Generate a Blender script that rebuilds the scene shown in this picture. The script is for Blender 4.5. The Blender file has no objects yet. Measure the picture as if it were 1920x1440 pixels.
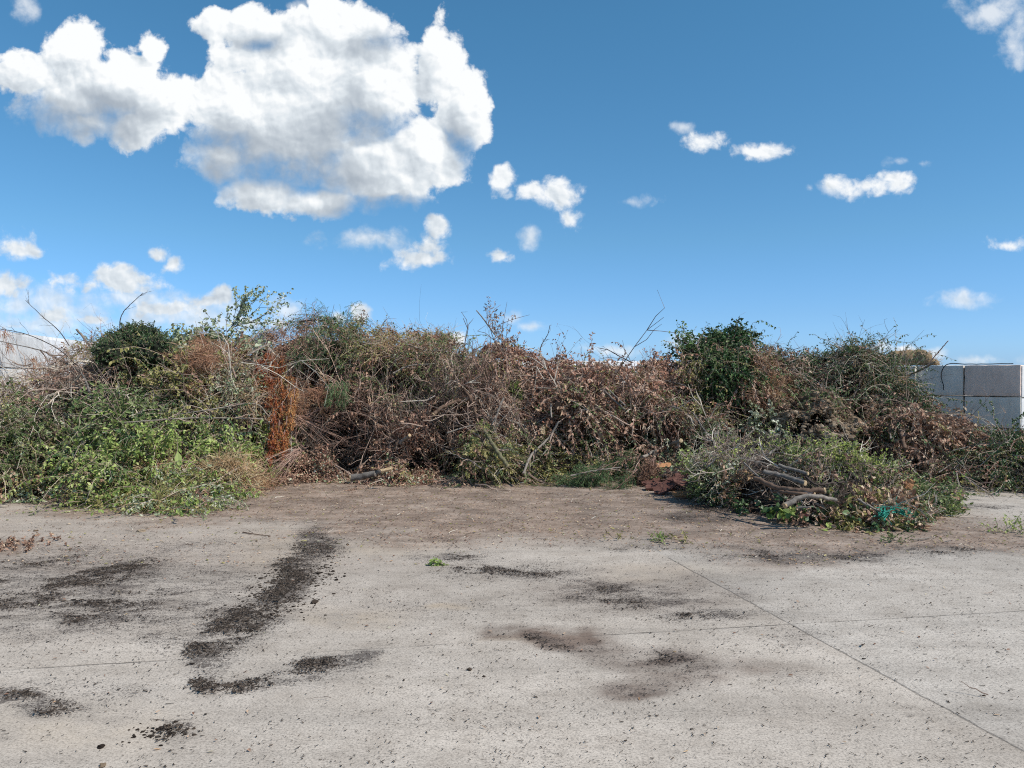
import bpy, math
import numpy as np
from mathutils import Vector
rng = np.random.default_rng(11)
scn = bpy.context.scene
COL = scn.collection

# ------------------------------------------------------------------ camera geometry
F, HZ, EYE = 1442.0, 705.0, 1.6
PITCH = math.atan((720 - HZ) / F)
FW = np.array([0, math.cos(PITCH), -math.sin(PITCH)])
UP = np.array([0, math.sin(PITCH), math.cos(PITCH)])
def P(px, py, d):
    px, py, d = np.broadcast_arrays(np.asarray(px, float), np.asarray(py, float), np.asarray(d, float))
    v = FW + ((px - 960) / F)[..., None] * np.array([1., 0, 0]) + ((720 - py) / F)[..., None] * UP
    return v * (d / v[..., 1])[..., None] + np.array([0, 0, EYE])
def gd(py):                                   # ground distance of a picture row
    v = FW[2] + (720 - np.asarray(py, float)) / F * UP[2]
    w = FW[1] + (720 - np.asarray(py, float)) / F * UP[1]
    return -EYE / v * w
def proj(p):
    q = p - np.array([0, 0, EYE])
    z = q @ FW
    return 960 + F * q[..., 0] / z, 720 - F * (q @ UP) / z

# ------------------------------------------------------------------ noise
def _h(ix, iy, iz, s):
    n = (ix * 374761393 + iy * 668265263 + iz * 2147483647 + s * 1274126177) & 0xffffffff
    n = ((n ^ (n >> 13)) * 1274126177) & 0xffffffff
    n = ((n ^ (n >> 15)) * 2246822519) & 0xffffffff
    return ((n ^ (n >> 16)) & 0xffffff) / float(0xffffff)
def vn(p, s=0):
    i = np.floor(p).astype(np.int64); f = p - i; f = f * f * (3 - 2 * f)
    r = 0
    for a in (0, 1):
        for b in (0, 1):
            for c in (0, 1):
                w = (f[..., 0] if a else 1 - f[..., 0]) * (f[..., 1] if b else 1 - f[..., 1]) * (f[..., 2] if c else 1 - f[..., 2])
                r = r + w * _h(i[..., 0] + a, i[..., 1] + b, i[..., 2] + c, s)
    return r
def fbm(p, o=4, s=0, g=.5):
    r = 0; a = 1; t = 0
    for k in range(o):
        r = r + a * vn(p * 2 ** k, s + k); t += a; a *= g
    return r / t
def nz(v): return v / np.maximum(np.linalg.norm(v, axis=-1, keepdims=True), 1e-9)
def rv(*s): return nz(rng.normal(size=s + (3,)))
def U(a, b, *s): return rng.uniform(a, b, s)

# ------------------------------------------------------------------ materials
MATS = {}
GAIN = 1.66
def newmat(name):
    m = bpy.data.materials.new(name); m.use_nodes = True
    nt = m.node_tree; nt.nodes.clear()
    return m, nt
def N(nt, t, **k):
    n = nt.nodes.new(t)
    for a, b in k.items():
        if a.startswith('i_'):
            key = a[2:]
            n.inputs[int(key) if key.isdigit() else key].default_value = b
        else: setattr(n, a, b)
    return n
def ramp(nt, stops, fac=None, interp='LINEAR'):
    r = nt.nodes.new('ShaderNodeValToRGB'); r.color_ramp.interpolation = interp
    e = r.color_ramp.elements
    while len(e) < len(stops): e.new(.5)
    for q, (p, c) in zip(e, stops):
        q.position = p; q.color = (c[0], c[1], c[2], 1) if isinstance(c, (tuple, list)) else (c, c, c, 1)
    if fac is not None: nt.links.new(fac, r.inputs[0])
    return r
def palette(name, cols, transl=.25, rough=.6, spec=.3):
    m, nt = newmat(name)
    at = N(nt, 'ShaderNodeAttribute', attribute_name='rnd')
    k = 1.0 if name in ('compost', 'chips', 'net_green', 'soil') else GAIN * {'twig': 1.25, 'twig_red': 1.35, 'twig_dark': .9, 'brown_leaf': 1.3, 'red_leaf': 1.15, 'straw': 1.1, 'olive': 1.2, 'dusty_green': 1.15, 'orange_needles': 1.0, 'conifer_green': 1.25, 'bright_green': 1.3, 'yellow_green': 1.2}.get(name, 1.05)
    cols = [tuple(min(v * k, .62) for v in c) for c in cols]
    r = ramp(nt, [(i / (len(cols) - 1), c) for i, c in enumerate(cols)], at.outputs['Fac'])
    b = N(nt, 'ShaderNodeBsdfPrincipled', i_Roughness=rough)
    b.inputs['Specular IOR Level'].default_value = spec
    nt.links.new(r.outputs[0], b.inputs['Base Color'])
    o = N(nt, 'ShaderNodeOutputMaterial')
    if transl > 0:
        t = N(nt, 'ShaderNodeBsdfTranslucent'); mx = N(nt, 'ShaderNodeMixShader'); mx.inputs[0].default_value = transl
        nt.links.new(r.outputs[0], t.inputs[0]); nt.links.new(b.outputs[0], mx.inputs[1]); nt.links.new(t.outputs[0], mx.inputs[2])
        nt.links.new(mx.outputs[0], o.inputs[0])
    else: nt.links.new(b.outputs[0], o.inputs[0])
    MATS[name] = m
palette('bright_green', [(.05, .08, .02), (.11, .15, .036), (.185, .23, .065), (.29, .32, .13)], .3)
palette('mid_green', [(.035, .055, .018), (.065, .095, .03), (.12, .15, .055), (.19, .2, .10)], .25)
palette('dark_green', [(.012, .028, .010), (.025, .05, .016), (.04, .075, .022), (.09, .13, .05)], .15, .45, .5)
palette('ivy_green', [(.010, .026, .008), (.02, .045, .014), (.04, .08, .022), (.10, .15, .05)], .12, .5, .3)
palette('olive', [(.06, .06, .02), (.12, .115, .035), (.18, .16, .055), (.26, .22, .10)], .25)
palette('dusty_green', [(.08, .10, .05), (.14, .17, .09), (.22, .24, .15), (.34, .36, .26)], .2)
palette('yellow_green', [(.07, .10, .025), (.15, .19, .045), (.25, .28, .07), (.36, .36, .14)], .35)
palette('brown_leaf', [(.045, .022, .015), (.10, .055, .036), (.19, .112, .075), (.34, .22, .15)], .15)
palette('red_leaf', [(.09, .036, .026), (.18, .088, .058), (.28, .16, .11), (.36, .245, .18)], .2)
palette('straw', [(.16, .09, .045), (.28, .17, .09), (.36, .25, .14), (.48, .38, .24)], .1)
palette('russet_straw', [(.11, .05, .03), (.2, .1, .06), (.3, .17, .1), (.4, .27, .17)], .1)
palette('orange_needles', [(.12, .026, .013), (.24, .068, .026), (.31, .14, .05), (.36, .23, .10)], .25)
palette('conifer_green', [(.02, .034, .014), (.045, .075, .03), (.08, .12, .05), (.13, .17, .08)], .15)
palette('twig', [(.05, .032, .025), (.11, .077, .058), (.19, .14, .11), (.34, .27, .22)], 0, .8)
palette('twig_red', [(.05, .03, .025), (.11, .065, .05), (.19, .12, .09), (.28, .2, .15)], 0, .8)
palette('twig_dark', [(.02, .015, .012), (.045, .034, .026), (.08, .062, .05), (.14, .115, .09)], 0, .8)
palette('compost', [(.012, .009, .007), (.025, .018, .014), (.045, .034, .026), (.08, .06, .045)], 0, .95, .1)  # mulch colour, also the dark filler inside the heaps
palette('soil', [(.09, .062, .040), (.17, .12, .08), (.24, .18, .12), (.33, .26, .19)], 0, .95, .1)
palette('chips', [(.022, .017, .014), (.045, .035, .028), (.085, .065, .05), (.17, .13, .10)], 0, .9, .1)
palette('net_green', [(.02, .2, .14), (.03, .3, .21), (.05, .38, .28), (.08, .45, .35)], .2, .4)

def rough_mat(name, cols, scale=8., stretch=(1, 1, 1), bump=.4, rough=.85, fine=60.):
    m, nt = newmat(name)
    tc = N(nt, 'ShaderNodeTexCoord'); mp = N(nt, 'ShaderNodeMapping'); mp.inputs['Scale'].default_value = stretch
    nt.links.new(tc.outputs['Object'], mp.inputs[0])
    n1 = N(nt, 'ShaderNodeTexNoise', i_Scale=scale, i_Detail=7.0, i_Roughness=.65)
    n2 = N(nt, 'ShaderNodeTexNoise', i_Scale=fine, i_Detail=4.0, i_Roughness=.7)
    nt.links.new(mp.outputs[0], n1.inputs[0]); nt.links.new(mp.outputs[0], n2.inputs[0])
    ad = N(nt, 'ShaderNodeMath', operation='MULTIPLY_ADD'); ad.inputs[1].default_value = .45
    ml = N(nt, 'ShaderNodeMath', operation='MULTIPLY'); ml.inputs[1].default_value = .6
    nt.links.new(n1.outputs[0], ml.inputs[0]); nt.links.new(n2.outputs[0], ad.inputs[0]); nt.links.new(ml.outputs[0], ad.inputs[2])
    r = ramp(nt, [(.32 + .4 * i / (len(cols) - 1), c) for i, c in enumerate(cols)], ad.outputs[0])
    bp = N(nt, 'ShaderNodeBump', i_Strength=bump, i_Distance=.01)
    nt.links.new(ad.outputs[0], bp.inputs['Height'])
    b = N(nt, 'ShaderNodeBsdfPrincipled', i_Roughness=rough); b.inputs['Specular IOR Level'].default_value = .2
    nt.links.new(r.outputs[0], b.inputs['Base Color']); nt.links.new(bp.outputs[0], b.inputs['Normal'])
    o = N(nt, 'ShaderNodeOutputMaterial'); nt.links.new(b.outputs[0], o.inputs[0])
    MATS[name] = m
rough_mat('bark_pale', [(.13, .105, .085), (.24, .205, .17), (.36, .32, .27)], 14, (1, 1, 1))
rough_mat('bark_grey', [(.08, .068, .058), (.16, .14, .12), (.27, .245, .22)], 14)
rough_mat('bark_dark', [(.03, .022, .018), (.07, .052, .042), (.13, .10, .08)], 14)
rough_mat('bark_brown', [(.07, .042, .028), (.14, .09, .062), (.24, .165, .115)], 14)
rough_mat('bark_moss', [(.07, .075, .03), (.15, .14, .075), (.28, .24, .17)], 9)
rough_mat('cut_wood', [(.36, .23, .12), (.5, .36, .21), (.62, .48, .31)], 30)
rough_mat('orange_wood', [(.28, .12, .05), (.42, .21, .1), (.5, .3, .16)], 18, (1, 1, 1))
rough_mat('red_board', [(.055, .022, .018), (.12, .055, .042), (.2, .11, .085)], 9)
rough_mat('burlap', [(.12, .08, .045), (.26, .185, .105), (.4, .3, .19)], 22, (1, 1, 1), .6, .95, 90)
rough_mat('cord_black', [(.012, .012, .014), (.03, .03, .032), (.05, .05, .05)], 20)
rough_mat('pink_pole', [(.42, .27, .22), (.5, .34, .28), (.55, .4, .33)], 10)
rough_mat('red_plastic', [(.2, .04, .03), (.28, .07, .05), (.33, .1, .08)], 10, rough=.4)
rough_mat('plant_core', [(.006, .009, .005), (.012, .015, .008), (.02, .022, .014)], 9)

# ------------------------------------------------------------------ mesh accumulator
class Acc:
    def __init__(s): s.v = []; s.q = []; s.r = []; s.m = []; s.n = 0; s.mats = []
    def mi(s, mat):
        if mat not in s.mats: s.mats.append(mat)
        return s.mats.index(mat)
    def add(s, v, q, r, mat):
        v = v.reshape(-1, 3); q = q.reshape(-1, 4)
        s.v.append(v); s.q.append(q + s.n); s.r.append(np.broadcast_to(r, (len(v),)).astype(np.float32))
        s.m.append(np.full(len(q), s.mi(mat), np.int32)); s.n += len(v)
    def build(s, name, parent=None, smooth=False, origin=None):
        v = np.concatenate(s.v); q = np.concatenate(s.q); r = np.concatenate(s.r); m = np.concatenate(s.m)
        if origin is None: origin = np.array([v[:, 0].mean(), v[:, 1].mean(), v[:, 2].min()]) if parent is None else np.zeros(3)
        origin = np.asarray(origin, float)
        me = bpy.data.meshes.new(name)
        me.vertices.add(len(v)); me.vertices.foreach_set('co', (v - origin).astype(np.float32).ravel())
        me.loops.add(q.size); me.loops.foreach_set('vertex_index', q.astype(np.int32).ravel())
        me.polygons.add(len(q)); me.polygons.foreach_set('loop_start', np.arange(0, q.size, 4, dtype=np.int32))
        me.polygons.foreach_set('material_index', m)
        me.polygons.foreach_set('use_smooth', np.full(len(q), smooth))
        a = me.attributes.new('rnd', 'FLOAT', 'POINT'); a.data.foreach_set('value', r)
        for k in s.mats: me.materials.append(MATS[k])
        me.update(calc_edges=True)
        o = bpy.data.objects.new(name, me); COL.objects.link(o)
        if parent is not None:
            o.parent = parent; o.location = Vector(origin) - parent.location
        else: o.location = origin
        return o
def tag(o, label, cat, group=None, kind=None):
    o['label'] = label; o['category'] = cat
    if group: o['group'] = group
    if kind: o['kind'] = kind
    return o
def thing(name, label, cat, loc, group=None):
    o = bpy.data.objects.new(name, None); COL.objects.link(o); o.location = tuple(float(c) for c in loc)
    o.empty_display_size = .1
    return tag(o, label, cat, group)

# ------------------------------------------------------------------ generators
def poly(p0, d, L, K=6, bend=.6, grav=.2, jit=.05):
    n = len(p0); s = np.linspace(0, 1, K - 1)[None, :, None]
    c = rv(n) * bend
    dd = d[:, None, :] + c[:, None, :] * s + np.array([0, 0, -1.]) * grav * s * 1.5 + rng.normal(size=(n, K - 1, 3)) * jit * 2
    dd = nz(dd) * (np.broadcast_to(L, (n,)) / (K - 1))[:, None, None]
    return np.concatenate([p0[:, None, :], p0[:, None, :] + np.cumsum(dd, 1)], 1)
def tubes(acc, PL, R0, R1, sides, r, mat):
    n, K, _ = PL.shape
    T = nz(np.gradient(PL, axis=1)); ref = rv(n)[:, None, :]
    A = nz(ref - (ref * T).sum(-1, keepdims=True) * T); B = np.cross(T, A)
    R = (np.broadcast_to(R0, (n,))[:, None] * np.linspace(1, 0, K) + np.broadcast_to(R1, (n,))[:, None] * np.linspace(0, 1, K))[:, :, None, None]
    th = np.arange(sides) * 2 * math.pi / sides
    V = PL[:, :, None, :] + R * (np.cos(th)[:, None] * A[:, :, None, :] + np.sin(th)[:, None] * B[:, :, None, :])
    idx = np.arange(n * K * sides).reshape(n, K, sides)
    a = idx[:, :-1, :]; b = np.roll(a, -1, 2); c = idx[:, 1:, :]; d = np.roll(c, -1, 2)
    acc.add(V, np.stack([a, b, d, c], -1), np.repeat(np.broadcast_to(r, (n,)), K * sides), mat)
def leaves(acc, B, a, nr, l, w, r, mat, fold=.15, curl=.25):
    n = len(B); a = nz(a); s = nz(np.cross(a, nr)); m = np.cross(s, a)
    l = np.broadcast_to(l, (n,))[:, None]; w = np.broadcast_to(w, (n,))[:, None]
    c = curl * l * rng.uniform(-.3, 1, (n, 1))
    up = fold * w
    V = np.stack([B, B + .3 * l * a + .5 * w * s + up * m, B + .7 * l * a + .42 * w * s + (up - c * .5) * m if False else B + .7 * l * a + .42 * w * s + up * m - c * .45 * m,
                  B + l * a - c * m, B + .7 * l * a - .42 * w * s + up * m - c * .45 * m, B + .3 * l * a - .5 * w * s + up * m], 1)
    i = np.arange(n)[:, None] * 6
    q = np.stack([i + np.array([[0, 1, 2, 3]]), i + np.array([[0, 3, 4, 5]])], 1)
    acc.add(V, q, np.repeat(np.broadcast_to(r, (n,)), 6), mat)

def leafy(acc, pos, nrm, mat='mid_green', L=.45, leaf=.045, w=.5, n=16, droop=.25, curl=.25, stem='twig', rs=.003, out=.5, K=6, flat=0, r0=None, grav=.25, dirs=None, t0=.15):
    N_ = len(pos)
    if N_ == 0: return
    d = nz(nrm * out + rv(N_) * .8) if dirs is None else nz(dirs + rv(N_) * .15)
    Ls = L * U(.6, 1.35, N_)
    PL = poly(pos, d, Ls, K, .7, grav, .06)
    sr = U(0, 1, N_) if r0 is None else np.clip(r0 + U(-.15, .15, N_), 0, 1)
    tubes(acc, PL, rs, rs * .4, 3, np.clip(sr * .6 + .2, 0, 1), stem)
    s = t0 + (1 - t0) * (np.arange(n)[None, :] + U(0, 1, N_, n)) / n
    f = s * (K - 1); i = np.minimum(f.astype(int), K - 2); f = (f - i)[..., None]
    rows = np.arange(N_)[:, None]
    B = PL[rows, i] * (1 - f) + PL[rows, i + 1] * f; T = nz(PL[rows, i + 1] - PL[rows, i])
    if flat:
        side = nz(np.cross(T, np.broadcast_to(rv(N_)[:, None, :], T.shape)))
        sg = np.where((np.arange(n) % 2)[None, :, None] == 0, 1., -1.)
        pr = side * sg + rv(N_, n) * .25
    else: pr = rv(N_, n)
    a = T * (.8 if flat else .5) + pr + np.array([0, 0, -droop])
    nr = nz(rv(N_, n) * .8 + np.array([.2, -.2, .8]))
    lf = leaf * U(.55, 1.3, N_, n)
    r = np.clip(sr[:, None] * .6 + U(-.15, .55, N_, n), 0, 1)
    leaves(acc, B.reshape(-1, 3), a.reshape(-1, 3), nr.reshape(-1, 3), lf.ravel(), (lf * w).ravel(), r.ravel(), mat, .15, curl)
def fronds(acc, pos, nrm, mat='conifer_green', L=.5, n=46, leaf=.06, w=.14, **k):
    k.setdefault('flat', 1); k.setdefault('out', .4)
    leafy(acc, pos, nrm, mat, L=L, leaf=leaf, w=w, n=n, **k)
def sprays(acc, pos, nrm, mat='conifer_green', L=.5, nb=12, bl=.16, n=14, leaf=.022, w=.25, droop=.4, stem='twig_red', grav=.5, dirs=None, out=.5, r0=None):
    """flat two-level sprays of a conifer bough"""
    N_ = len(pos)
    if N_ == 0: return
    d = nz(nrm * out + rv(N_) * .7) if dirs is None else nz(dirs + rv(N_) * .15)
    PL = poly(pos, d, L * U(.7, 1.3, N_), 6, .5, grav, .04)
    sr = U(0, 1, N_) if r0 is None else np.clip(r0 + U(-.2, .2, N_), 0, 1)
    tubes(acc, PL, .005, .002, 3, .4, stem)
    s = .12 + .86 * (np.arange(nb) + .5)[None, :] / nb * np.ones((N_, 1)); f = s * 5; i = np.minimum(f.astype(int), 4); f = (f - i)[..., None]
    rows = np.arange(N_)[:, None]
    B = PL[rows, i] * (1 - f) + PL[rows, i + 1] * f; T = nz(PL[rows, i + 1] - PL[rows, i])
    side = nz(np.cross(T, rv(N_)[:, None, :] + 0 * T)); sg = np.where((np.arange(nb) % 2)[None, :, None] == 0, 1., -1.)
    bd = nz(T * .8 + side * sg + rv(N_, nb) * .2)
    leafy(acc, B.reshape(-1, 3), bd.reshape(-1, 3), mat, L=bl, leaf=leaf, w=w, n=n, flat=1, stem=mat, rs=.002, K=4, dirs=bd.reshape(-1, 3),
          r0=np.repeat(sr, nb), grav=droop, droop=droop * .5, t0=.05)
def twigs(acc, pos, nrm, mat='twig', L=.8, r=.006, out=.25, bend=.7, K=6, sub=3, grav=.1, dirs=None, jit=.09):
    N_ = len(pos)
    if N_ == 0: return
    d = nz(nrm * out + rv(N_)) if dirs is None else nz(dirs + rv(N_) * .3)
    Ls = L * np.exp(rng.normal(size=N_) * .35); rr = r * np.exp(rng.normal(size=N_) * .35)
    PL = poly(pos, d, Ls, K, bend, grav, jit); c = U(0, 1, N_)
    tubes(acc, PL, rr, rr * .35, 4 if r > .008 else 3, c, mat)
    for _ in range(sub):
        k = rng.integers(1, K - 1, N_); B = PL[np.arange(N_), k]; T = nz(PL[np.arange(N_), k + 1] - B)
        PS = poly(B, nz(T + rv(N_) * .7), Ls * U(.25, .55, N_), 4, bend, grav, jit)
        tubes(acc, PS, rr * .55, rr * .2, 3, np.clip(c + .1, 0, 1), mat)
def blades(acc, pos, nrm, mat='straw', L=.45, r=.003, out=.3, bend=1.5, grav=.5, dirs=None, n=6):
    """tufts: n thin stalks leaving each point together"""
    N_ = len(pos)
    if N_ == 0: return
    d = nz(nrm * out + rv(N_) * .9) if dirs is None else dirs
    d = np.repeat(d, n, 0) + rv(N_ * n) * .35; p = np.repeat(pos, n, 0) + rng.normal(size=(N_ * n, 3)) * .03
    PL = poly(p, nz(d), L * U(.5, 1.3, N_ * n), 6, bend, grav, .08)
    tubes(acc, PL, r, r * .5, 3, np.clip(np.repeat(U(0, 1, N_), n) * .6 + U(0, .4, N_ * n), 0, 1), mat)
def litter(acc, pos, nrm, mat='brown_leaf', leaf=.05, w=.55, curl=.6, tilt=.5):
    N_ = len(pos)
    if N_ == 0: return
    a = rv(N_); nr = nz(nrm + rv(N_) * tilt); a = a - (a * nr).sum(-1, keepdims=True) * nr
    lf = leaf * U(.5, 1.4, N_)
    leaves(acc, pos, a, nr, lf, lf * w * U(.6, 1.3, N_), U(0, 1, N_), mat, .2, curl)
_cb = np.array([[-1, -1, -1], [1, -1, -1], [1, 1, -1], [-1, 1, -1], [-1, -1, 1], [1, -1, 1], [1, 1, 1], [-1, 1, 1]], float)
_cf = np.array([[0, 3, 2, 1], [4, 5, 6, 7], [0, 1, 5, 4], [1, 2, 6, 5], [2, 3, 7, 6], [3, 0, 4, 7]])
def sphere_tpl(sub=2):
    g = np.linspace(-1, 1, sub + 1); V = []; Q = []
    for ax in range(3):
        for sg in (-1, 1):
            b = len(V)
            for i in range(sub + 1):
                for j in range(sub + 1):
                    p = [0, 0, 0]; p[ax] = sg; p[(ax + 1) % 3] = g[i]; p[(ax + 2) % 3] = g[j]; V.append(p)
            for i in range(sub):
                for j in range(sub):
                    a = b + i * (sub + 1) + j; q = [a, a + sub + 1, a + sub + 2, a + 1]
                    Q.append(q if sg > 0 else q[::-1])
    return nz(np.array(V, float)), np.array(Q)
def lumps(acc, pos, size, mat, squash=.7, sub=2, rough=.35, r=None):
    n = len(pos)
    if n == 0: return
    V, Q = sphere_tpl(sub); sz = np.broadcast_to(size, (n,)) * np.exp(rng.normal(size=n) * .35)
    W = V[None] * (1 + rough * (fbm(V[None] * 1.7 + U(0, 100, n, 1, 3), 2)[..., None] - .5) * 2)
    th = U(0, 6.28, n); c, s = np.cos(th)[:, None], np.sin(th)[:, None]
    W = W * np.stack([U(.7, 1.4, n), U(.7, 1.4, n), np.full(n, squash)], -1)[:, None, :]
    W = np.stack([W[..., 0] * c - W[..., 1] * s, W[..., 0] * s + W[..., 1] * c, W[..., 2]], -1) * sz[:, None, None] + pos[:, None, :]
    acc.add(W, Q[None] + np.arange(n)[:, None, None] * len(V), np.repeat(U(0, 1, n) if r is None else r, len(V)), mat)

# ------------------------------------------------------------------ heap surfaces
def ip(x, pts): return np.interp(x, [p[0] for p in pts], [p[1] for p in pts])
class Heap:
    def __init__(s, x0, x1, base, ridge, rd, zmid, seed, amp, nx=900, nt=110, tb=1.9, back=2.4, holes=()):
        s.seed = seed; s.amp = amp
        px = np.linspace(x0, x1, nx); t = np.linspace(0, tb, nt)
        PX, TT = np.meshgrid(px, t, indexing='ij')
        db = gd(ip(PX, base)); dr = np.maximum(ip(PX, rd), db + .5)
        zr = P(PX, ip(PX, ridge), dr)[..., 2]; zm = np.minimum(ip(PX, zmid), zr * .6)
        y = np.where(TT <= 1, db + (dr - db) * TT, dr + back * (TT - 1))
        a = np.clip(TT / .33, 0, 1); b = np.clip((TT - .33) / .67, 0, 1)
        z = zm * np.sin(a * math.pi / 2) ** .9 + (zr - zm) * np.sin(b * math.pi / 2) ** .9
        z = np.where(TT > 1, zr * np.cos(np.clip(TT - 1, 0, 1) * math.pi / 2), z)
        p = P(PX, 705, y); p[..., 2] = z
        n = s.nrm(p); bx, by = proj(p); s.hol = np.zeros_like(TT)
        for (hx, hy, hrx, hry, hd) in holes: s.hol = s.hol + hd * np.exp(-(((bx - hx) / hrx) ** 2 + ((by - hy) / hry) ** 2) * 1.3)
        e = np.clip(TT / .12, 0, 1) * np.clip((tb - TT) / .3, 0, 1) * np.clip(1.25 - np.abs(TT - 1) * 0, 0, 1)
        d = amp * (fbm(p * 1.3, 3, seed) - .5) * 3.4 + amp * .6 * (fbm(p * 3.6, 2, seed + 9) - .5) * 2 - amp * 1.5 * np.clip(fbm(p * 2.1 + 9, 2, seed + 4) - .6, 0, 1) * 4
        crest = np.exp(-((TT - 1) / .22) ** 2)
        p = p - np.array([0, -1., .35]) * (s.hol * e)[..., None]
        p = p + n * (d * e * (1 - .75 * crest))[..., None]
        p[..., 2] = np.maximum(p[..., 2], -.05)
        s.g = p; s.gn = s.nrm(p); s.px, s.py = proj(p); s.PX = PX; s.TT = TT; s.cols = px
        c = np.linalg.norm(np.cross(p[1:, :-1] - p[:-1, :-1], p[:-1, 1:] - p[:-1, :-1]), axis=-1)
        s.area = c
    def nrm(s, p):
        gx = np.gradient(p, axis=0); gt = np.gradient(p, axis=1); n = nz(np.cross(gx, gt))
        n[n[..., 2] < 0] *= -1
        return n
    def sample(s, mask, dens, vis=True):
        w = s.area * mask
        n = rng.poisson(w.sum() * dens)
        if n == 0: return np.zeros((0, 3)), np.zeros((0, 3)), np.zeros(0)
        idx = rng.choice(w.size, n, p=(w / w.sum()).ravel()); i, j = np.unravel_index(idx, w.shape)
        a, b = U(0, 1, n)[:, None], U(0, 1, n)[:, None]
        g = s.g
        p = g[i, j] * (1 - a) * (1 - b) + g[i + 1, j] * a * (1 - b) + g[i, j + 1] * (1 - a) * b + g[i + 1, j + 1] * a * b
        return p, s.gn[i, j], s.TT[i, j]
    def at(s, px, py, off=.08):
        i = int(np.clip(round((px - s.cols[0]) / (s.cols[1] - s.cols[0])), 0, len(s.cols) - 1))
        col = s.py[i]; k = np.where(s.TT[i] <= 1.02)[0]
        best = None
        for a in k[:-1]:
            if (col[a] - py) * (col[a + 1] - py) <= 0:
                f = (col[a] - py) / (col[a] - col[a + 1] + 1e-9); best = s.g[i, a] * (1 - f) + s.g[i, a + 1] * f; break
        if best is None:
            d = s.g[i, k[-1], 1] if py < col[k[-1]] else s.g[i, 0, 1]
            best = P(px, py, d)
        return P(px, py, max(best[1] - off, .5))

base = [(-120, 940), (0, 945), (100, 943), (180, 955), (300, 968), (380, 962), (430, 938), (500, 918), (600, 905), (760, 914), (900, 914), (1000, 905), (1200, 905), (1300, 902), (1650, 902), (1740, 915), (1800, 922), (1920, 926), (2080, 926)]
ridge = [(-120, 800), (0, 748), (60, 722), (112, 674), (140, 649), (220, 647), (330, 655), (400, 647), (480, 631), (560, 619), (680, 627), (800, 639), (860, 649), (890, 662), (940, 649), (1000, 669), (1045, 681), (1080, 719), (1110, 727), (1140, 719), (1180, 693), (1260, 679), (1300, 675), (1400, 657), (1440, 662), (1490, 679), (1550, 677), (1585, 673), (1615, 695), (1650, 719), (1700, 741), (1730, 763), (1780, 803), (1830, 831), (1900, 825), (2080, 843)]
rd = [(-120, 11.8), (0, 12), (100, 12.8), (300, 13.2), (500, 13.5), (900, 14), (1300, 14), (1500, 14.3), (1690, 14.2), (1760, 13.2), (1820, 12), (2080, 11.8)]
zmid = [(-120, .5), (0, .6), (120, .45), (250, .24), (400, .3), (500, .38), (700, .3), (850, .4), (1000, .6), (1200, .6), (1400, .85), (1650, .85), (1750, .6), (1850, .5), (2080, .5)]
M = Heap(-120, 2060, base, ridge, rd, zmid, 3, .42, holes=[(90, 862, 60, 26, .45), (505, 850, 45, 34, .6), (215, 790, 50, 18, .3), (745, 735, 60, 22, .5), (835, 855, 60, 26, .5), (640, 790, 60, 24, .4), (980, 800, 40, 34, .35), (1215, 825, 70, 18, .6), (1350, 760, 60, 26, .5), (1085, 850, 60, 16, .4), (1545, 735, 60, 18, .45), (1640, 800, 40, 24, .35), (1740, 885, 50, 18, .5), (470, 700, 30, 26, .35),
     (300, 840, 90, 34, -.3), (600, 700, 50, 40, -.25), (900, 740, 50, 40, -.25), (1150, 760, 60, 36, -.25), (420, 770, 60, 24, -.25), (1010, 880, 80, 18, -.2), (130, 745, 60, 26, -.25), (1880, 865, 60, 40, -.15)])
fbase = [(1215, 902), (1300, 934), (1400, 966), (1450, 980), (1560, 997), (1650, 998), (1710, 990), (1750, 974), (1778, 958)]
fridge = [(1215, 895), (1280, 872), (1340, 858), (1400, 850), (1500, 846), (1600, 862), (1660, 896), (1720, 938), (1778, 957)]
frd = [(1215, 11.3), (1300, 10.8), (1400, 10.2), (1500, 10), (1600, 9.9), (1700, 9.7), (1815, 9.3)]
Fg = Heap(1215, 1778, fbase, fridge, frd, [(1215, .05), (1300, .22), (1400, .3), (1600, .34), (1700, .25), (1815, .05)], 21, .13, 400, 70, 1.9, 1.3)

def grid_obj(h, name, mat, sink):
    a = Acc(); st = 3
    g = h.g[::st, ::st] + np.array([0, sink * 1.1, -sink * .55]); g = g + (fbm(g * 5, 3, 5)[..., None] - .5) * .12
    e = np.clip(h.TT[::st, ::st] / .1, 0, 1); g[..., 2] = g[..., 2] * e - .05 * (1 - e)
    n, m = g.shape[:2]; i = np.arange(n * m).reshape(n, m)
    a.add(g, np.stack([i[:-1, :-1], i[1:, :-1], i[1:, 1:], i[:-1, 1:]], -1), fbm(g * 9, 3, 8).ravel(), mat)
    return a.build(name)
tag(grid_obj(M, 'dark_heap_core', 'compost', .38), 'near-black filler core painting shade into the gaps of the long brush heap', 'compost', kind='stuff')  # near-black surface put inside each heap so the gaps read as shade
tag(grid_obj(Fg, 'dark_heap_core', 'compost', .2), 'near-black filler core painting shade into the gaps of the small front heap with the sawn logs', 'compost', kind='stuff')

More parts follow.
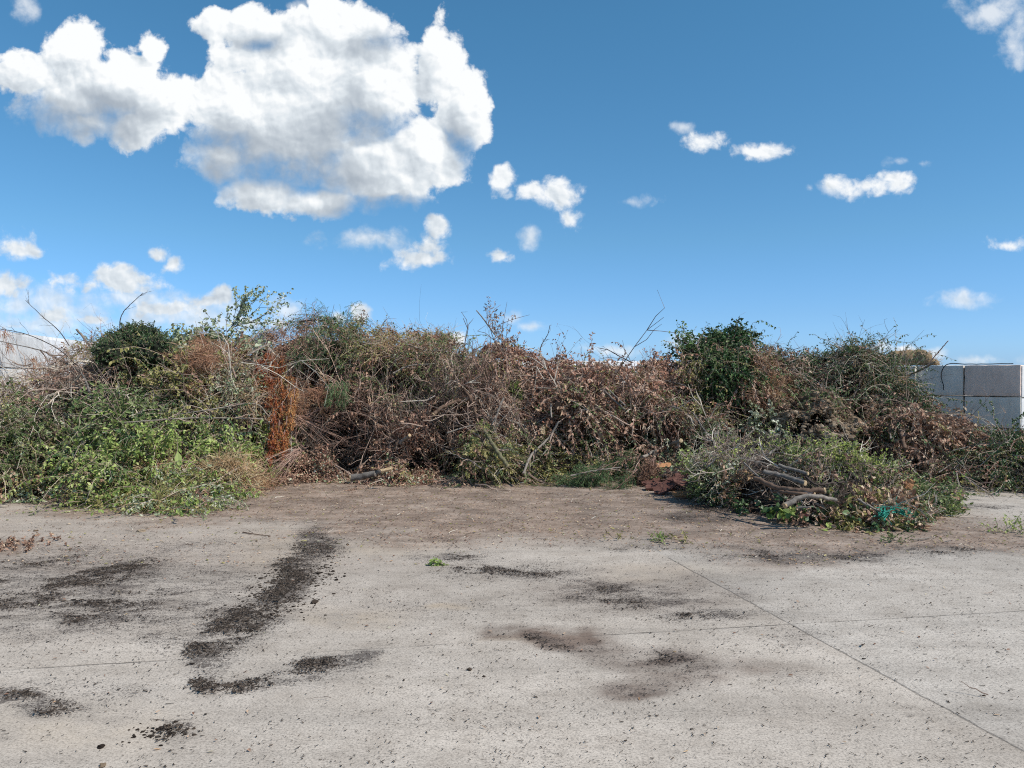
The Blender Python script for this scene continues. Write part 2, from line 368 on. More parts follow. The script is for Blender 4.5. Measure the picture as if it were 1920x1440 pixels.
# zone: name, category, label, [(cx,cy,rx,ry)...], recipe
L_, T_, B_, FR, SP, LI, LU = leafy, twigs, blades, fronds, sprays, litter, 'lumps'
drybase = [(T_, 28, dict(mat='twig', L=.6, r=.0055)), (T_, 16, dict(mat='twig_dark', L=.6, r=.006))]
Z = [
 ('hedge_clippings', 'clippings', 'dense olive green hedge clippings piled at the far left edge of the heap', [(10, 840, 80, 80), (-60, 850, 90, 120)],
  [(L_, 150, dict(mat='mid_green', L=.28, leaf=.028, n=20)), (L_, 60, dict(mat='olive', L=.28, leaf=.03, n=16)), (T_, 22, dict(mat='twig_dark'))]),
 ('dry_brush', 'brush', 'tangle of bare grey twigs with sparse olive leaves below the left concrete wall', [(110, 710, 140, 66), (60, 765, 110, 46)],
  [(T_, 110, dict(mat='twig', L=.8, r=.006)), (T_, 40, dict(mat='twig_red', L=.7, r=.005)), (L_, 60, dict(mat='olive', L=.35, leaf=.035, n=12)), (L_, 25, dict(mat='red_leaf', L=.3, leaf=.035, n=10)), (B_, 20, dict(mat='twig', L=.5, r=.003, n=5))]),
 ('vine_cuttings', 'cuttings', 'yellowish olive vine cuttings hanging just below the dark round bush', [(270, 715, 110, 38)],
  [(L_, 150, dict(mat='olive', L=.4, leaf=.045, n=16, droop=.6, r0=.6)), (L_, 40, dict(mat='mid_green', L=.4, leaf=.04, n=14)), (T_, 40, dict(mat='twig', L=.6))]),
 ('leafy_cuttings', 'cuttings', 'dusty grey-green leafy cuttings in a broad band across the left half of the heap', [(260, 785, 190, 34), (90, 820, 70, 50)],
  [(L_, 170, dict(mat='dusty_green', L=.38, leaf=.036, n=16, w=.4)), (L_, 70, dict(mat='mid_green', L=.38, leaf=.04, n=15)), (T_, 40, dict(mat='twig', L=.9, r=.005, bend=.4))]),
 ('leafy_cuttings', 'cuttings', 'fresh bright green leafy cuttings on the lower left of the heap', [(290, 845, 190, 42), (170, 870, 100, 40), (420, 850, 70, 50)],
  [(L_, 250, dict(mat='bright_green', L=.4, leaf=.046, n=15, droop=.4, r0=.6)), (L_, 40, dict(mat='mid_green', L=.4, leaf=.05, n=14, droop=.5)), (LI, 250, dict(mat='yellow_green', leaf=.045)), (T_, 24, dict(mat='twig', L=.7, r=.004)), (B_, 14, dict(mat='straw', L=.5, n=4))]),
 ('straw_tangle', 'straw', 'tan tangle of dry straw above the low green clippings at the left', [(350, 893, 105, 26), (440, 905, 60, 26)],
  [(B_, 340, dict(mat='straw', L=.35, n=8)), (B_, 160, dict(mat='russet_straw', L=.35, n=6)), (L_, 25, dict(mat='bright_green', L=.25, leaf=.035, n=8))]),
 ('leaf_litter', 'leaf litter', 'grey brown leaf litter along the foot of the heap at the far left', [(50, 918, 110, 26)],
  [(LI, 1500, dict(mat='brown_leaf', leaf=.04)), (LI, 700, dict(mat='olive', leaf=.04)), (LI, 500, dict(mat='dusty_green', leaf=.04)), (T_, 50, dict(mat='twig', L=.3, r=.004)), (L_, 50, dict(mat='olive', L=.2, leaf=.035, n=10))]),
 ('low_clippings', 'clippings', 'low spread of cut green weeds reaching farthest onto the concrete at the left', [(300, 940, 150, 32)],
  [(L_, 130, dict(mat='bright_green', L=.25, leaf=.035, n=12, out=.3)), (L_, 110, dict(mat='dusty_green', L=.25, leaf=.035, n=12, out=.3)), (B_, 90, dict(mat='olive', L=.35, n=5, out=.2)), (B_, 30, dict(mat='straw', L=.35, n=5, out=.2)), (L_, 60, dict(mat='olive', L=.25, leaf=.03, n=10))]),
 ('silver_leaf_cuttings', 'cuttings', 'pale silver-green leaves of poplar cuttings along the crest between round bush and red brush', [(430, 632, 95, 32), (330, 655, 30, 40)],
  [(L_, 200, dict(mat='dusty_green', L=.4, leaf=.045, n=15, w=.7)), (L_, 50, dict(mat='mid_green', L=.35, leaf=.045, n=12, w=.7)), (T_, 40, dict(mat='twig', L=.6))]),
 ('grass_clippings', 'clippings', 'matted rusty brown dried grass below the silver-green crest', [(385, 672, 70, 22), (345, 722, 45, 20)],
  [(B_, 300, dict(mat='russet_straw', L=.22, n=7, r=.003)), (LI, 900, dict(mat='red_leaf', leaf=.035)), (T_, 16, dict(mat='twig_red', L=.4))]),
 ('twiggy_brush', 'brush', 'grey-brown arching twigs with small green leaves left of the orange bough', [(430, 725, 75, 50), (430, 785, 80, 30)],
  [(T_, 90, dict(mat='twig', L=.9, r=.005, bend=1)), (L_, 110, dict(mat='olive', L=.35, leaf=.035, n=13)), (L_, 50, dict(mat='dusty_green', L=.35, leaf=.035, n=13)), (B_, 40, dict(mat='straw', L=.6, n=4))]),
 ('red_twig_brush', 'brush', 'dense reddish brown dead twigs above and right of the orange bough', [(500, 655, 60, 52), (590, 740, 45, 60), (545, 660, 40, 50)],
  [(T_, 230, dict(mat='twig_red', L=.45, r=.0045, sub=4)), (B_, 200, dict(mat='russet_straw', L=.35, n=7)), (L_, 110, dict(mat='red_leaf', L=.3, leaf=.028, n=12)), (LI, 900, dict(mat='red_leaf', leaf=.03)), (T_, 60, dict(mat='twig', L=.5))]),
 ('conifer_cuttings', 'cuttings', 'deep green conifer cuttings under the crest right of the red brush', [(620, 655, 62, 38), (705, 700, 50, 30)],
  [(SP, 36, dict(mat='conifer_green', L=.45)), (L_, 80, dict(mat='dark_green', L=.3, leaf=.035, n=14)), (L_, 70, dict(mat='mid_green', L=.3, leaf=.032, n=14)), (T_, 45, dict(mat='twig_red', L=.6))]),
 ('mixed_brush', 'brush', 'olive and straw coloured brush along the tall middle crest', [(790, 655, 110, 38), (700, 640, 70, 30), (860, 670, 50, 30)],
  [(L_, 130, dict(mat='olive', L=.35, leaf=.035, n=14, r0=.5)), (L_, 80, dict(mat='mid_green', L=.35, leaf=.035, n=14)), (T_, 110, dict(mat='twig', L=.5, r=.0045)), (B_, 90, dict(mat='straw', L=.4, n=6)), (L_, 26, dict(mat='red_leaf', L=.3, leaf=.04, n=10))]),
 ('leaf_cuttings', 'cuttings', 'drab green leaves and brown stalks hanging under the middle crest', [(700, 745, 130, 32), (830, 715, 90, 30)],
  [(L_, 110, dict(mat='mid_green', L=.35, leaf=.035, n=13, droop=.6)), (L_, 70, dict(mat='brown_leaf', L=.35, leaf=.035, n=12, droop=.6)), (T_, 110, dict(mat='twig_red', L=.55, r=.0045)), (T_, 40, dict(mat='twig', L=.7))]),
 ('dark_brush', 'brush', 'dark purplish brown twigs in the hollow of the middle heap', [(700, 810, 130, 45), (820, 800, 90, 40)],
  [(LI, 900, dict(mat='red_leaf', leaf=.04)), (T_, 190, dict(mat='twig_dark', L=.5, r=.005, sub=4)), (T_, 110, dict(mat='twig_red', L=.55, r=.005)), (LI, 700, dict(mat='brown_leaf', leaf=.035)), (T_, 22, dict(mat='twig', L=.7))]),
 ('leaf_litter', 'leaf litter', 'red-brown leaf litter and bark along the foot of the middle heap', [(650, 876, 120, 26), (800, 895, 110, 22)],
  [(LI, 2200, dict(mat='brown_leaf', leaf=.035)), (LI, 900, dict(mat='red_leaf', leaf=.03)), (LI, 350, dict(mat='dusty_green', leaf=.04)), (T_, 60, dict(mat='twig_red', L=.25, r=.004)), (L_, 16, dict(mat='olive', L=.2, leaf=.03, n=10))]),
 ('branch_tangle', 'branches', 'tangle of grey-brown branches with dead leaves in the centre of the heap', [(900, 770, 90, 60), (960, 720, 80, 35)],
  [(LI, 900, dict(mat='brown_leaf', leaf=.05)), (T_, 110, dict(mat='twig', L=.8, r=.0065, sub=4)), (T_, 120, dict(mat='twig_red', L=.6, r=.005)), (L_, 90, dict(mat='brown_leaf', L=.3, leaf=.04, n=12)), (L_, 46, dict(mat='olive', L=.3, leaf=.035, n=11)), (T_, 50, dict(mat='twig_dark', L=.6))]),
 ('dead_leaf_brush', 'brush', 'reddish dead leaves on twigs along the crest left of the gap in the heap', [(1000, 672, 90, 38), (1060, 700, 60, 34), (930, 665, 40, 25)],
  [(L_, 200, dict(mat='red_leaf', L=.32, leaf=.045, n=14, r0=.55)), (L_, 50, dict(mat='brown_leaf', L=.3, leaf=.04, n=12)), (T_, 100, dict(mat='twig_red', L=.5, r=.0045)), (L_, 28, dict(mat='olive', L=.3, leaf=.035, n=12))]),
 ('dead_leaf_brush', 'brush', 'salmon coloured dead foliage on the slope right of the gap in the heap', [(1200, 710, 110, 44), (1230, 690, 60, 26), (1150, 740, 80, 35)],
  [(L_, 230, dict(mat='red_leaf', L=.3, leaf=.042, n=14, r0=.8)), (L_, 60, dict(mat='olive', L=.3, leaf=.032, n=12)), (T_, 70, dict(mat='twig', L=.7, r=.005)), (T_, 60, dict(mat='twig_red', L=.5))]),
 ('brown_brush', 'brush', 'brown leafy brush in the middle of the slope beneath the salmon foliage', [(1060, 790, 100, 42), (1200, 790, 100, 32)],
  [(LI, 900, dict(mat='red_leaf', leaf=.05)), (L_, 120, dict(mat='brown_leaf', L=.32, leaf=.05, n=14)), (L_, 90, dict(mat='red_leaf', L=.3, leaf=.04, n=12)), (L_, 70, dict(mat='mid_green', L=.3, leaf=.032, n=12)), (T_, 110, dict(mat='twig_red', L=.6)), (T_, 50, dict(mat='twig', L=.8, r=.006))]),
 ('thuja_clippings', 'clippings', 'yellow-green cypress clippings along the foot of the central heap', [(980, 885, 120, 28), (870, 890, 40, 22), (1010, 845, 110, 28)],
  [(L_, 150, dict(mat='olive', L=.28, leaf=.03, n=16, flat=1)), (L_, 100, dict(mat='mid_green', L=.28, leaf=.03, n=16, flat=1)), (T_, 55, dict(mat='twig', L=.6, r=.005)), (L_, 40, dict(mat='brown_leaf', L=.3, leaf=.035, n=10))]),
 ('grey_green_brush', 'brush', 'grey-green and brown brush between the fallen boughs and the dark ivy shrub', [(1290, 800, 80, 35), (1180, 850, 90, 25), (1400, 805, 90, 32)],
  [(L_, 110, dict(mat='dusty_green', L=.3, leaf=.04, n=12)), (L_, 80, dict(mat='mid_green', L=.3, leaf=.035, n=13)), (L_, 60, dict(mat='brown_leaf', L=.3, leaf=.035, n=12)), (T_, 90, dict(mat='twig', L=.55, r=.005))]),
 ('dry_leaf_brush', 'brush', 'olive and russet brush filling the slope left below the dark ivy shrub', [(1290, 735, 55, 45), (1330, 770, 60, 30)],
  [(L_, 110, dict(mat='olive', L=.3, leaf=.035, n=13)), (L_, 80, dict(mat='red_leaf', L=.3, leaf=.035, n=12)), (T_, 90, dict(mat='twig', L=.5)), (L_, 60, dict(mat='mid_green', L=.3, leaf=.035, n=12))]),
 ('dry_grass', 'dry grass', 'tawny dried grass bundles slumped right of the dark ivy shrub', [(1465, 722, 34, 20), (1410, 754, 46, 15), (1424, 690, 14, 34)],
  [(B_, 120, dict(mat='straw', L=.3, n=8, bend=.8)), (B_, 110, dict(mat='russet_straw', L=.3, n=7, bend=.8)), (T_, 60, dict(mat='twig_red', L=.5)), (L_, 40, dict(mat='mid_green', L=.25, leaf=.035, n=11))]),
 ('dark_brush', 'brush', 'blackish green rotting brush on the crest right of the ivy shrub', [(1500, 690, 70, 40), (1470, 665, 45, 22)],
  [(T_, 200, dict(mat='twig_dark', L=.4, r=.005, sub=4)), (L_, 150, dict(mat='dark_green', L=.28, leaf=.035, n=13)), (LI, 900, dict(mat='compost', leaf=.05)), (T_, 24, dict(mat='twig', L=.6))]),
 ('leafy_brush', 'brush', 'dark leafy brush with many pale stalks between the crest and the right block wall', [(1600, 700, 70, 45), (1680, 735, 55, 40)],
  [(L_, 200, dict(mat='dark_green', L=.36, leaf=.04, n=15, w=.35, r0=.7)), (L_, 60, dict(mat='mid_green', L=.36, leaf=.04, n=13, w=.35)), (T_, 90, dict(mat='twig', L=.7, r=.005, bend=.3)), (B_, 45, dict(mat='straw', L=.5, n=4, bend=.5))]),
 ('soil_heap', 'soil', 'crumbly light brown soil and sods on the right slope of the heap', [(1560, 785, 90, 40), (1650, 770, 40, 30), (1490, 775, 40, 20)],
  [(LU, 3200, dict(size=.014, mat='soil')), (LU, 420, dict(size=.03, mat='soil')), (LI, 700, dict(mat='brown_leaf', leaf=.03)), (LI, 500, dict(mat='olive', leaf=.03)), (T_, 18, dict(mat='twig', L=.3)), (L_, 24, dict(mat='mid_green', L=.2, leaf=.03, n=9))]),
 ('root_brush', 'brush', 'brown roots and leafy brush on the slope at the foot of the right block wall', [(1660, 825, 60, 45), (1720, 790, 40, 30)],
  [(T_, 80, dict(mat='twig_dark', L=.6)), (L_, 120, dict(mat='dark_green', L=.3, leaf=.035, n=13)), (L_, 90, dict(mat='brown_leaf', L=.3, leaf=.04, n=13)), (T_, 40, dict(mat='twig', L=.6)), (L_, 50, dict(mat='olive', L=.28, leaf=.035, n=12))]),
 ('dead_leaf_pile', 'dead leaves', 'withered tan leaves heaped beneath the corner of the right block wall', [(1760, 838, 62, 42)],
  [(L_, 230, dict(mat='brown_leaf', L=.28, leaf=.045, n=15, r0=.75, curl=.6)), (L_, 50, dict(mat='red_leaf', L=.28, leaf=.04, n=12)), (T_, 60, dict(mat='twig', L=.6)), (L_, 40, dict(mat='olive', L=.28, leaf=.035, n=12))]),
 ('hedge_clippings', 'clippings', 'low dark hedge clippings speckled orange-brown at the far right under the block wall', [(1880, 870, 95, 60), (2000, 870, 80, 60)],
  [(L_, 210, dict(mat='dark_green', L=.3, leaf=.026, n=20, r0=.75)), (L_, 110, dict(mat='olive', L=.3, leaf=.026, n=18)), (L_, 60, dict(mat='red_leaf', L=.28, leaf=.026, n=14)), (T_, 45, dict(mat='twig', L=.6, r=.004))]),
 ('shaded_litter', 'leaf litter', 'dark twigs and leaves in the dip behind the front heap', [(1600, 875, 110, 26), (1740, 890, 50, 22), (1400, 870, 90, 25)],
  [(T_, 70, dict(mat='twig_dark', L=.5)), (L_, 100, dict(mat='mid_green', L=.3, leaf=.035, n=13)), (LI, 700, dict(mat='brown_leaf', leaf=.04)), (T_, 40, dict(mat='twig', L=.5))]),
]
ZF = [
 ('bark_litter', 'bark', 'reddish bark crumbs and twigs around the broken boards of the front heap', [(1255, 895, 50, 24)],
  [(LI, 1500, dict(mat='red_leaf', leaf=.05, curl=.2)), (T_, 90, dict(mat='twig_red', L=.3)), (L_, 40, dict(mat='mid_green', L=.2, leaf=.035, n=10))]),
 ('leafy_twigs', 'cuttings', 'grey-green leafy twigs at the upper left of the front heap', [(1320, 880, 50, 26)],
  [(L_, 170, dict(mat='dusty_green', L=.28, leaf=.035, n=12)), (L_, 90, dict(mat='bright_green', L=.28, leaf=.035, n=12)), (T_, 120, dict(mat='twig', L=.5, r=.005))]),
 ('bare_twigs', 'twigs', 'mass of fine grey bare twigs on top of the front heap', [(1400, 862, 70, 26), (1440, 885, 50, 20)],
  [(T_, 330, dict(mat='twig', L=.55, r=.0045, sub=5)), (T_, 90, dict(mat='twig_dark', L=.5, r=.005)), (L_, 50, dict(mat='yellow_green', L=.25, leaf=.03, n=9))]),
 ('brown_sprigs', 'cuttings', 'orange-brown withered sprigs left of the sawn logs', [(1395, 925, 34, 26)],
  [(L_, 260, dict(mat='straw', L=.22, leaf=.035, n=13, r0=.1)), (L_, 120, dict(mat='brown_leaf', L=.22, leaf=.035, n=13)), (T_, 60, dict(mat='twig_dark', L=.4))]),
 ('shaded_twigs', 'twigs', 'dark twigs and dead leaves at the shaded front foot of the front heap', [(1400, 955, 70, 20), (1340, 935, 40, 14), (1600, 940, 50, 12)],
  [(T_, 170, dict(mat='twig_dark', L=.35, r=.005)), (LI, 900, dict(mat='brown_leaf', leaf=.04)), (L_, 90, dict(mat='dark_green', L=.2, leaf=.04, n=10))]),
 ('log_bed_twigs', 'twigs', 'dark twigs and branches that the sawn logs lie on', [(1490, 912, 88, 36)],
  [(T_, 200, dict(mat='twig_dark', L=.45, r=.007)), (T_, 60, dict(mat='twig', L=.5)), (L_, 40, dict(mat='dark_green', L=.2, leaf=.04, n=10))]),
 ('leafy_sprigs', 'cuttings', 'yellow-green leafy sprigs covering the right part of the front heap', [(1570, 880, 80, 40), (1640, 900, 60, 40), (1500, 862, 50, 22)],
  [(L_, 110, dict(mat='yellow_green', L=.32, leaf=.032, n=12)), (L_, 80, dict(mat='mid_green', L=.32, leaf=.032, n=12)), (L_, 30, dict(mat='brown_leaf', L=.3, leaf=.035, n=12)), (T_, 190, dict(mat='twig', L=.5, r=.005)), (T_, 60, dict(mat='twig_dark', L=.5, r=.006))]),
 ('leafy_sprigs', 'cuttings', 'glossy green leaves spilling onto the concrete below the curved log', [(1490, 965, 50, 22), (1540, 980, 40, 18)],
  [(L_, 200, dict(mat='bright_green', L=.22, leaf=.055, n=10, w=.7)), (L_, 150, dict(mat='dark_green', L=.22, leaf=.055, n=10, w=.7)), (LI, 500, dict(mat='brown_leaf', leaf=.05))]),
 ('dead_leaf_sprigs', 'cuttings', 'curled pale brown leaves around the green netting at the front corner', [(1640, 960, 75, 36), (1600, 990, 60, 18)],
  [(L_, 250, dict(mat='brown_leaf', L=.25, leaf=.05, n=13, r0=.8, curl=.7)), (L_, 130, dict(mat='olive', L=.25, leaf=.045, n=12, r0=.6)), (L_, 90, dict(mat='dark_green', L=.25, leaf=.04, n=12)), (T_, 70, dict(mat='twig', L=.5))]),
 ('leafy_sprigs', 'cuttings', 'small green sprigs thinning out at the right tip of the front heap', [(1745, 955, 55, 34)],
  [(L_, 150, dict(mat='mid_green', L=.25, leaf=.04, n=11)), (L_, 110, dict(mat='yellow_green', L=.25, leaf=.035, n=11)), (L_, 70, dict(mat='brown_leaf', L=.22, leaf=.04, n=10)), (T_, 60, dict(mat='twig', L=.4))]),
]
for z in Z:
    if z[0] in ('dry_brush', 'twiggy_brush', 'mixed_brush', 'leaf_cuttings', 'dark_brush', 'branch_tangle', 'dead_leaf_brush', 'brown_brush', 'dry_leaf_brush', 'root_brush', 'grey_green_brush', 'thuja_clippings'):
        z[4].append((T_, 5.5, dict(mat='twig', L=1.0, r=.0105, sub=4, bend=.8)))
    z[4].append((L_, 26, dict(mat='dark_green' if z[0] in ('hedge_clippings', 'conifer_cuttings', 'leafy_cuttings') else 'brown_leaf', L=.3, leaf=.04, n=12)))
def dfield(p, n, out, rnd):
    f = np.stack([fbm(p * .9 + 3, 2, 501), fbm(p * .9 + 7, 2, 502), fbm(p * .9 + 13, 2, 503)], -1) - .5
    f = f - (f * n).sum(-1, keepdims=True) * n; f = nz(f) * np.where(U(0, 1, len(p)) < .5, 1, -1)[:, None]
    return nz(f + n * out + rv(len(p)) * rnd)
def fill(h, zones, scale=1.):
    cy = (slice(0, -1), slice(0, -1))
    gx, gy = h.px[cy], h.py[cy]; pp = h.g[cy]
    gx = gx + (fbm(pp * 2.2, 3, 31) - .5) * 90; gy = gy + (fbm(pp * 2.2, 3, 47) - .5) * 45
    best = np.full(gx.shape, -1e9); who = np.zeros(gx.shape, int)
    for zi, z in enumerate(zones):
        for (cx, c_y, rx, ry) in z[3]:
            w = 1 - np.sqrt(((gx - cx) / rx) ** 2 + ((gy - c_y) / ry) ** 2)
            m = w > best; best[m] = w[m]; who[m] = zi
    T = h.TT[cy]; k_ = 0
    for zi, z in enumerate(zones):
        mask = (who == zi) * np.where(T > 1.12, .22, 1.) * (1 - .72 * np.clip(h.hol[cy] * 2.2, 0, 1))
        acc = Acc()
        for fn, dens, kw in z[4]:
            k_ += 1; pat = np.clip(9. * (fbm(pp * 1.5 + k_ * 17.3, 3, 200 + k_) - .5) + .9, .10, 2.6) * np.clip(6 * (fbm(pp * 3.1 + 55, 3, 444) - .5) + 1.1, .12, 1.5)
            p, n, tt = h.sample(mask * pat, dens * scale * (.72 if fn is twigs else 1.))
            if fn == 'lumps':
                lumps(acc, p, kw['size'], kw['mat'], .8, 1 if kw['size'] < .03 else 2); continue
            low = np.clip(tt / .18, .12, 1)[:, None] * (1 - .5 * np.clip((tt[:, None] - .75) / .2, 0, 1))
            dep = (U(-.2, .07, len(p))[:, None] + (fbm(p * 3.1 + 55, 3, 444)[:, None] - .5) * .95) * low if fn is not litter else U(-.16, .03, len(p))[:, None] * low
            p = p + n * dep; p[:, 2] = np.maximum(p[:, 2], .012)
            kk = dict(kw); crest = np.clip((tt - .72) / .2, 0, 1) if h is M else np.clip((tt - .6) / .3, 0, 1) * .6
            if fn is twigs:
                kk['L'] = kk.get('L', .8) * .85
                keep = U(0, 1, len(p)) > .8 * crest; p, n, crest = p[keep], n[keep], crest[keep]; L0 = kk['L'] if not np.ndim(kk['L']) else kk['L'][keep]; kk['L'] = L0
                kk['L'] = kk['L'] * (1 - .6 * crest)
                p = p - n * (.06 * crest)[:, None]; kk['out'] = .1; kk['bend'] = kk.get('bend', .9); kk['dirs'] = dfield(p, n, .08, .35)
            if fn is leafy: kk['L'] = kk.get('L', .45) * (1 - .25 * crest)
            if fn is leafy:
                o_ = np.argsort(crest + U(0, .01, len(p))); p, n, crest = p[o_], n[o_], crest[o_]; kk['L'] = kk['L'][o_]
                kk['leaf'] = kk.get('leaf', .045) * 1.22 * float(U(.85, 1.25, 1)[0]); nb = min(int(len(p) * .16), int((crest < .05).sum()))
                if nb > 2 and kk.get('L') is not None and h is M:
                    k3 = dict(kk); k3['L'] = kk['L'][:nb] * 2.5; k3['n'] = int(kk.get('n', 16) * 2.0); k3['grav'] = .8; k3['rs'] = .005; k3['droop'] = .6; k3['K'] = 8
                    k3['dirs'] = dfield(p[:nb], n[:nb], .35, .3)
                    leafy(acc, p[:nb] + n[:nb] * .06, n[:nb], **k3); p, n = p[nb:], n[nb:]; kk['L'] = kk['L'][nb:]
                if len(p): kk['dirs'] = dfield(p, n, kk.get('out', .5) * .9, .7)
            fn(acc, p, n, **kk)
        if acc.n:
            # nothing may sink through the concrete
            for v in acc.v: v[:, 2] = np.maximum(v[:, 2], .004 + .01 * np.abs(np.sin(v[:, 0] * 91 + v[:, 1] * 57)))
            tag(acc.build(z[0]), z[2], z[1], kind='stuff')
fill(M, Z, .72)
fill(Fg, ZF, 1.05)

# ------------------------------------------------------------------ single branches, logs
def smooth_path(pts, K):
    pts = np.array(pts, float); n = len(pts)
    if n == 2: pts = np.array([pts[0], (pts[0] + pts[1]) / 2, pts[1]]); n = 3
    e = np.vstack([2 * pts[0] - pts[1], pts, 2 * pts[-1] - pts[-2]])
    out = []
    for t in np.linspace(0, n - 1 - 1e-6, K):
        i = int(t); f = t - i; a, b, c, d = e[i:i + 4]
        out.append(.5 * ((2 * b) + (c - a) * f + (2 * a - 5 * b + 4 * c - d) * f * f + (3 * b - a - 3 * c + d) * f ** 3))
    return np.array(out)
def limb(acc, pts, r0, r1, mat, sides=8, K=None, knob=.12, capmat=None):
    pts = np.array(pts, float); Ln = np.linalg.norm(np.diff(pts, axis=0), axis=1).sum()
    K = K or int(np.clip(Ln / max(r0, .01) * .8, 8, 26))
    c = smooth_path(pts, K); c[1:-1] += rng.normal(size=(K - 2, 3)) * r0 * .18
    T = nz(np.gradient(c, axis=0)); ref = np.array([.3, .2, .93]); A = nz(ref - (T @ ref)[:, None] * T); B = np.cross(T, A)
    R = np.linspace(r0, r1, K)[:, None, None]; th = np.arange(sides) * 2 * math.pi / sides
    V = np.cos(th)[None, :, None] * A[:, None, :] + np.sin(th)[None, :, None] * B[:, None, :]
    R = R * (1 + knob * (fbm(c[:, None, :] * 9 / 1. + V * 1.3, 2, 77)[..., None] - .5) * 2)
    V = c[:, None, :] + V * R
    i = np.arange(K * sides).reshape(K, sides)
    acc.add(V, np.stack([i[:-1], np.roll(i[:-1], -1, 1), np.roll(i[1:], -1, 1), i[1:]], -1), .5, mat)
    for end, sg in ((0, -1), (K - 1, 1)):   # closing face (two rings)
        ring = V[end]; cc = c[end] + T[end] * sg * 0
        inner = cc + (ring - cc) * .02
        W = np.vstack([ring, inner]); j = np.arange(sides); k2 = np.roll(j, -1)
        q = np.stack([j, k2, k2 + sides, j + sides], -1)
        acc.add(W, q if sg > 0 else q[:, ::-1], .5, mat)
    return c, T
def cutface(acc, c, T, r, mat='cut_wood', sides=12):
    T = nz(T); ref = np.array([.3, .2, .93]); A = nz(ref - (T @ ref) * T); B = np.cross(T, A); th = np.arange(sides) * 2 * math.pi / sides
    o = (np.cos(th)[:, None] * A + np.sin(th)[:, None] * B) * (1 + .06 * np.sin(th * 3)[:, None])
    W = np.vstack([c - T * .012 + o * r * 1.0, c + T * .004 + o * r * .99, c + T * .006 + o * r * .45, c + T * .006 + o * r * .02]); q = []
    for k in range(3):
        j = np.arange(sides) + k * sides; k2 = np.roll(j, -1); q.append(np.stack([j, k2, k2 + sides, j + sides], -1))
    acc.add(W, np.concatenate(q), .5, mat)
def pt(h, x, y, off):
    return h.at(x, y, off)
def branch(name, label, cat, h, pts, w0, w1, mat='bark_pale', off=.1, cut=None, sub=4, group=None, cutr=1., subL=.22, leavesmat=None, offs=None):
    off = off + (.16 if h is M else .08)
    P3 = [pt(h, x, y, off if offs is None else offs[i]) for i, (x, y) in enumerate(pts)]
    d = np.mean([p[1] for p in P3]); r0 = max(w0 / 2 * d / F, .003); r1 = max(w1 / 2 * d / F, .002)
    for p, r in zip(P3, (r0,) * 9): p[2] = max(p[2], r * 1.02)
    root = thing(name, label, cat, (P3[0][0], P3[0][1], min(p[2] for p in P3)), group)
    a = Acc(); c, T = limb(a, P3, r0, r1, mat, 10 if w0 > 6 else 6)
    a.build('stem' if w0 < 9 else 'trunk', root, True)
    if sub:
        n = sub; k = rng.integers(len(c) // 4, len(c) - 1, n)
        tm = {'bark_pale': 'twig', 'bark_grey': 'twig', 'bark_dark': 'twig_dark', 'bark_brown': 'twig_red', 'bark_moss': 'twig', 'pink_pole': 'twig'}[mat]
        Lt = np.linalg.norm(c[-1] - c[0]) * subL
        d0 = nz(T[k] + rv(n) * .75)
        PL = poly(c[k], d0, Lt * U(.5, 1.3, n), 6, .5, -.05, .06)
        PL[:, :, 2] = np.maximum(PL[:, :, 2], .01)
        kk = rng.integers(1, 5, n); PS = poly(PL[np.arange(n), kk], nz(d0 + rv(n) * .7), Lt * .5 * U(.5, 1.2, n), 4, .5, 0, .06)
        PS[:, :, 2] = np.maximum(PS[:, :, 2], .01)
        for m_ in range(n):
            b = Acc(); tubes(b, PL[m_:m_ + 1], r1 * .8, r1 * .25, 4, .55, tm); tubes(b, PS[m_:m_ + 1], r1 * .5, r1 * .2, 3, .55, tm)
            b.build('side_twig', root)
        if leavesmat:
            lv = Acc(); m = 14 * n; q = rng.integers(0, n, m); s = rng.integers(1, 6, m)
            leaves(lv, PL[q, s], rv(m), rv(m) + np.array([0, 0, .6]), .05 * U(.6, 1.2, m), .03, U(0, 1, m), leavesmat, .15, .3)
            lv.build('leaves', root)
    if cut:
        e = Acc()
        if 's' in cut: cutface(e, c[0], -T[0], r0 * cutr)
        if 'e' in cut: cutface(e, c[-1], T[-1], r1 * cutr)
        e.build('cut_face', root)
    return root
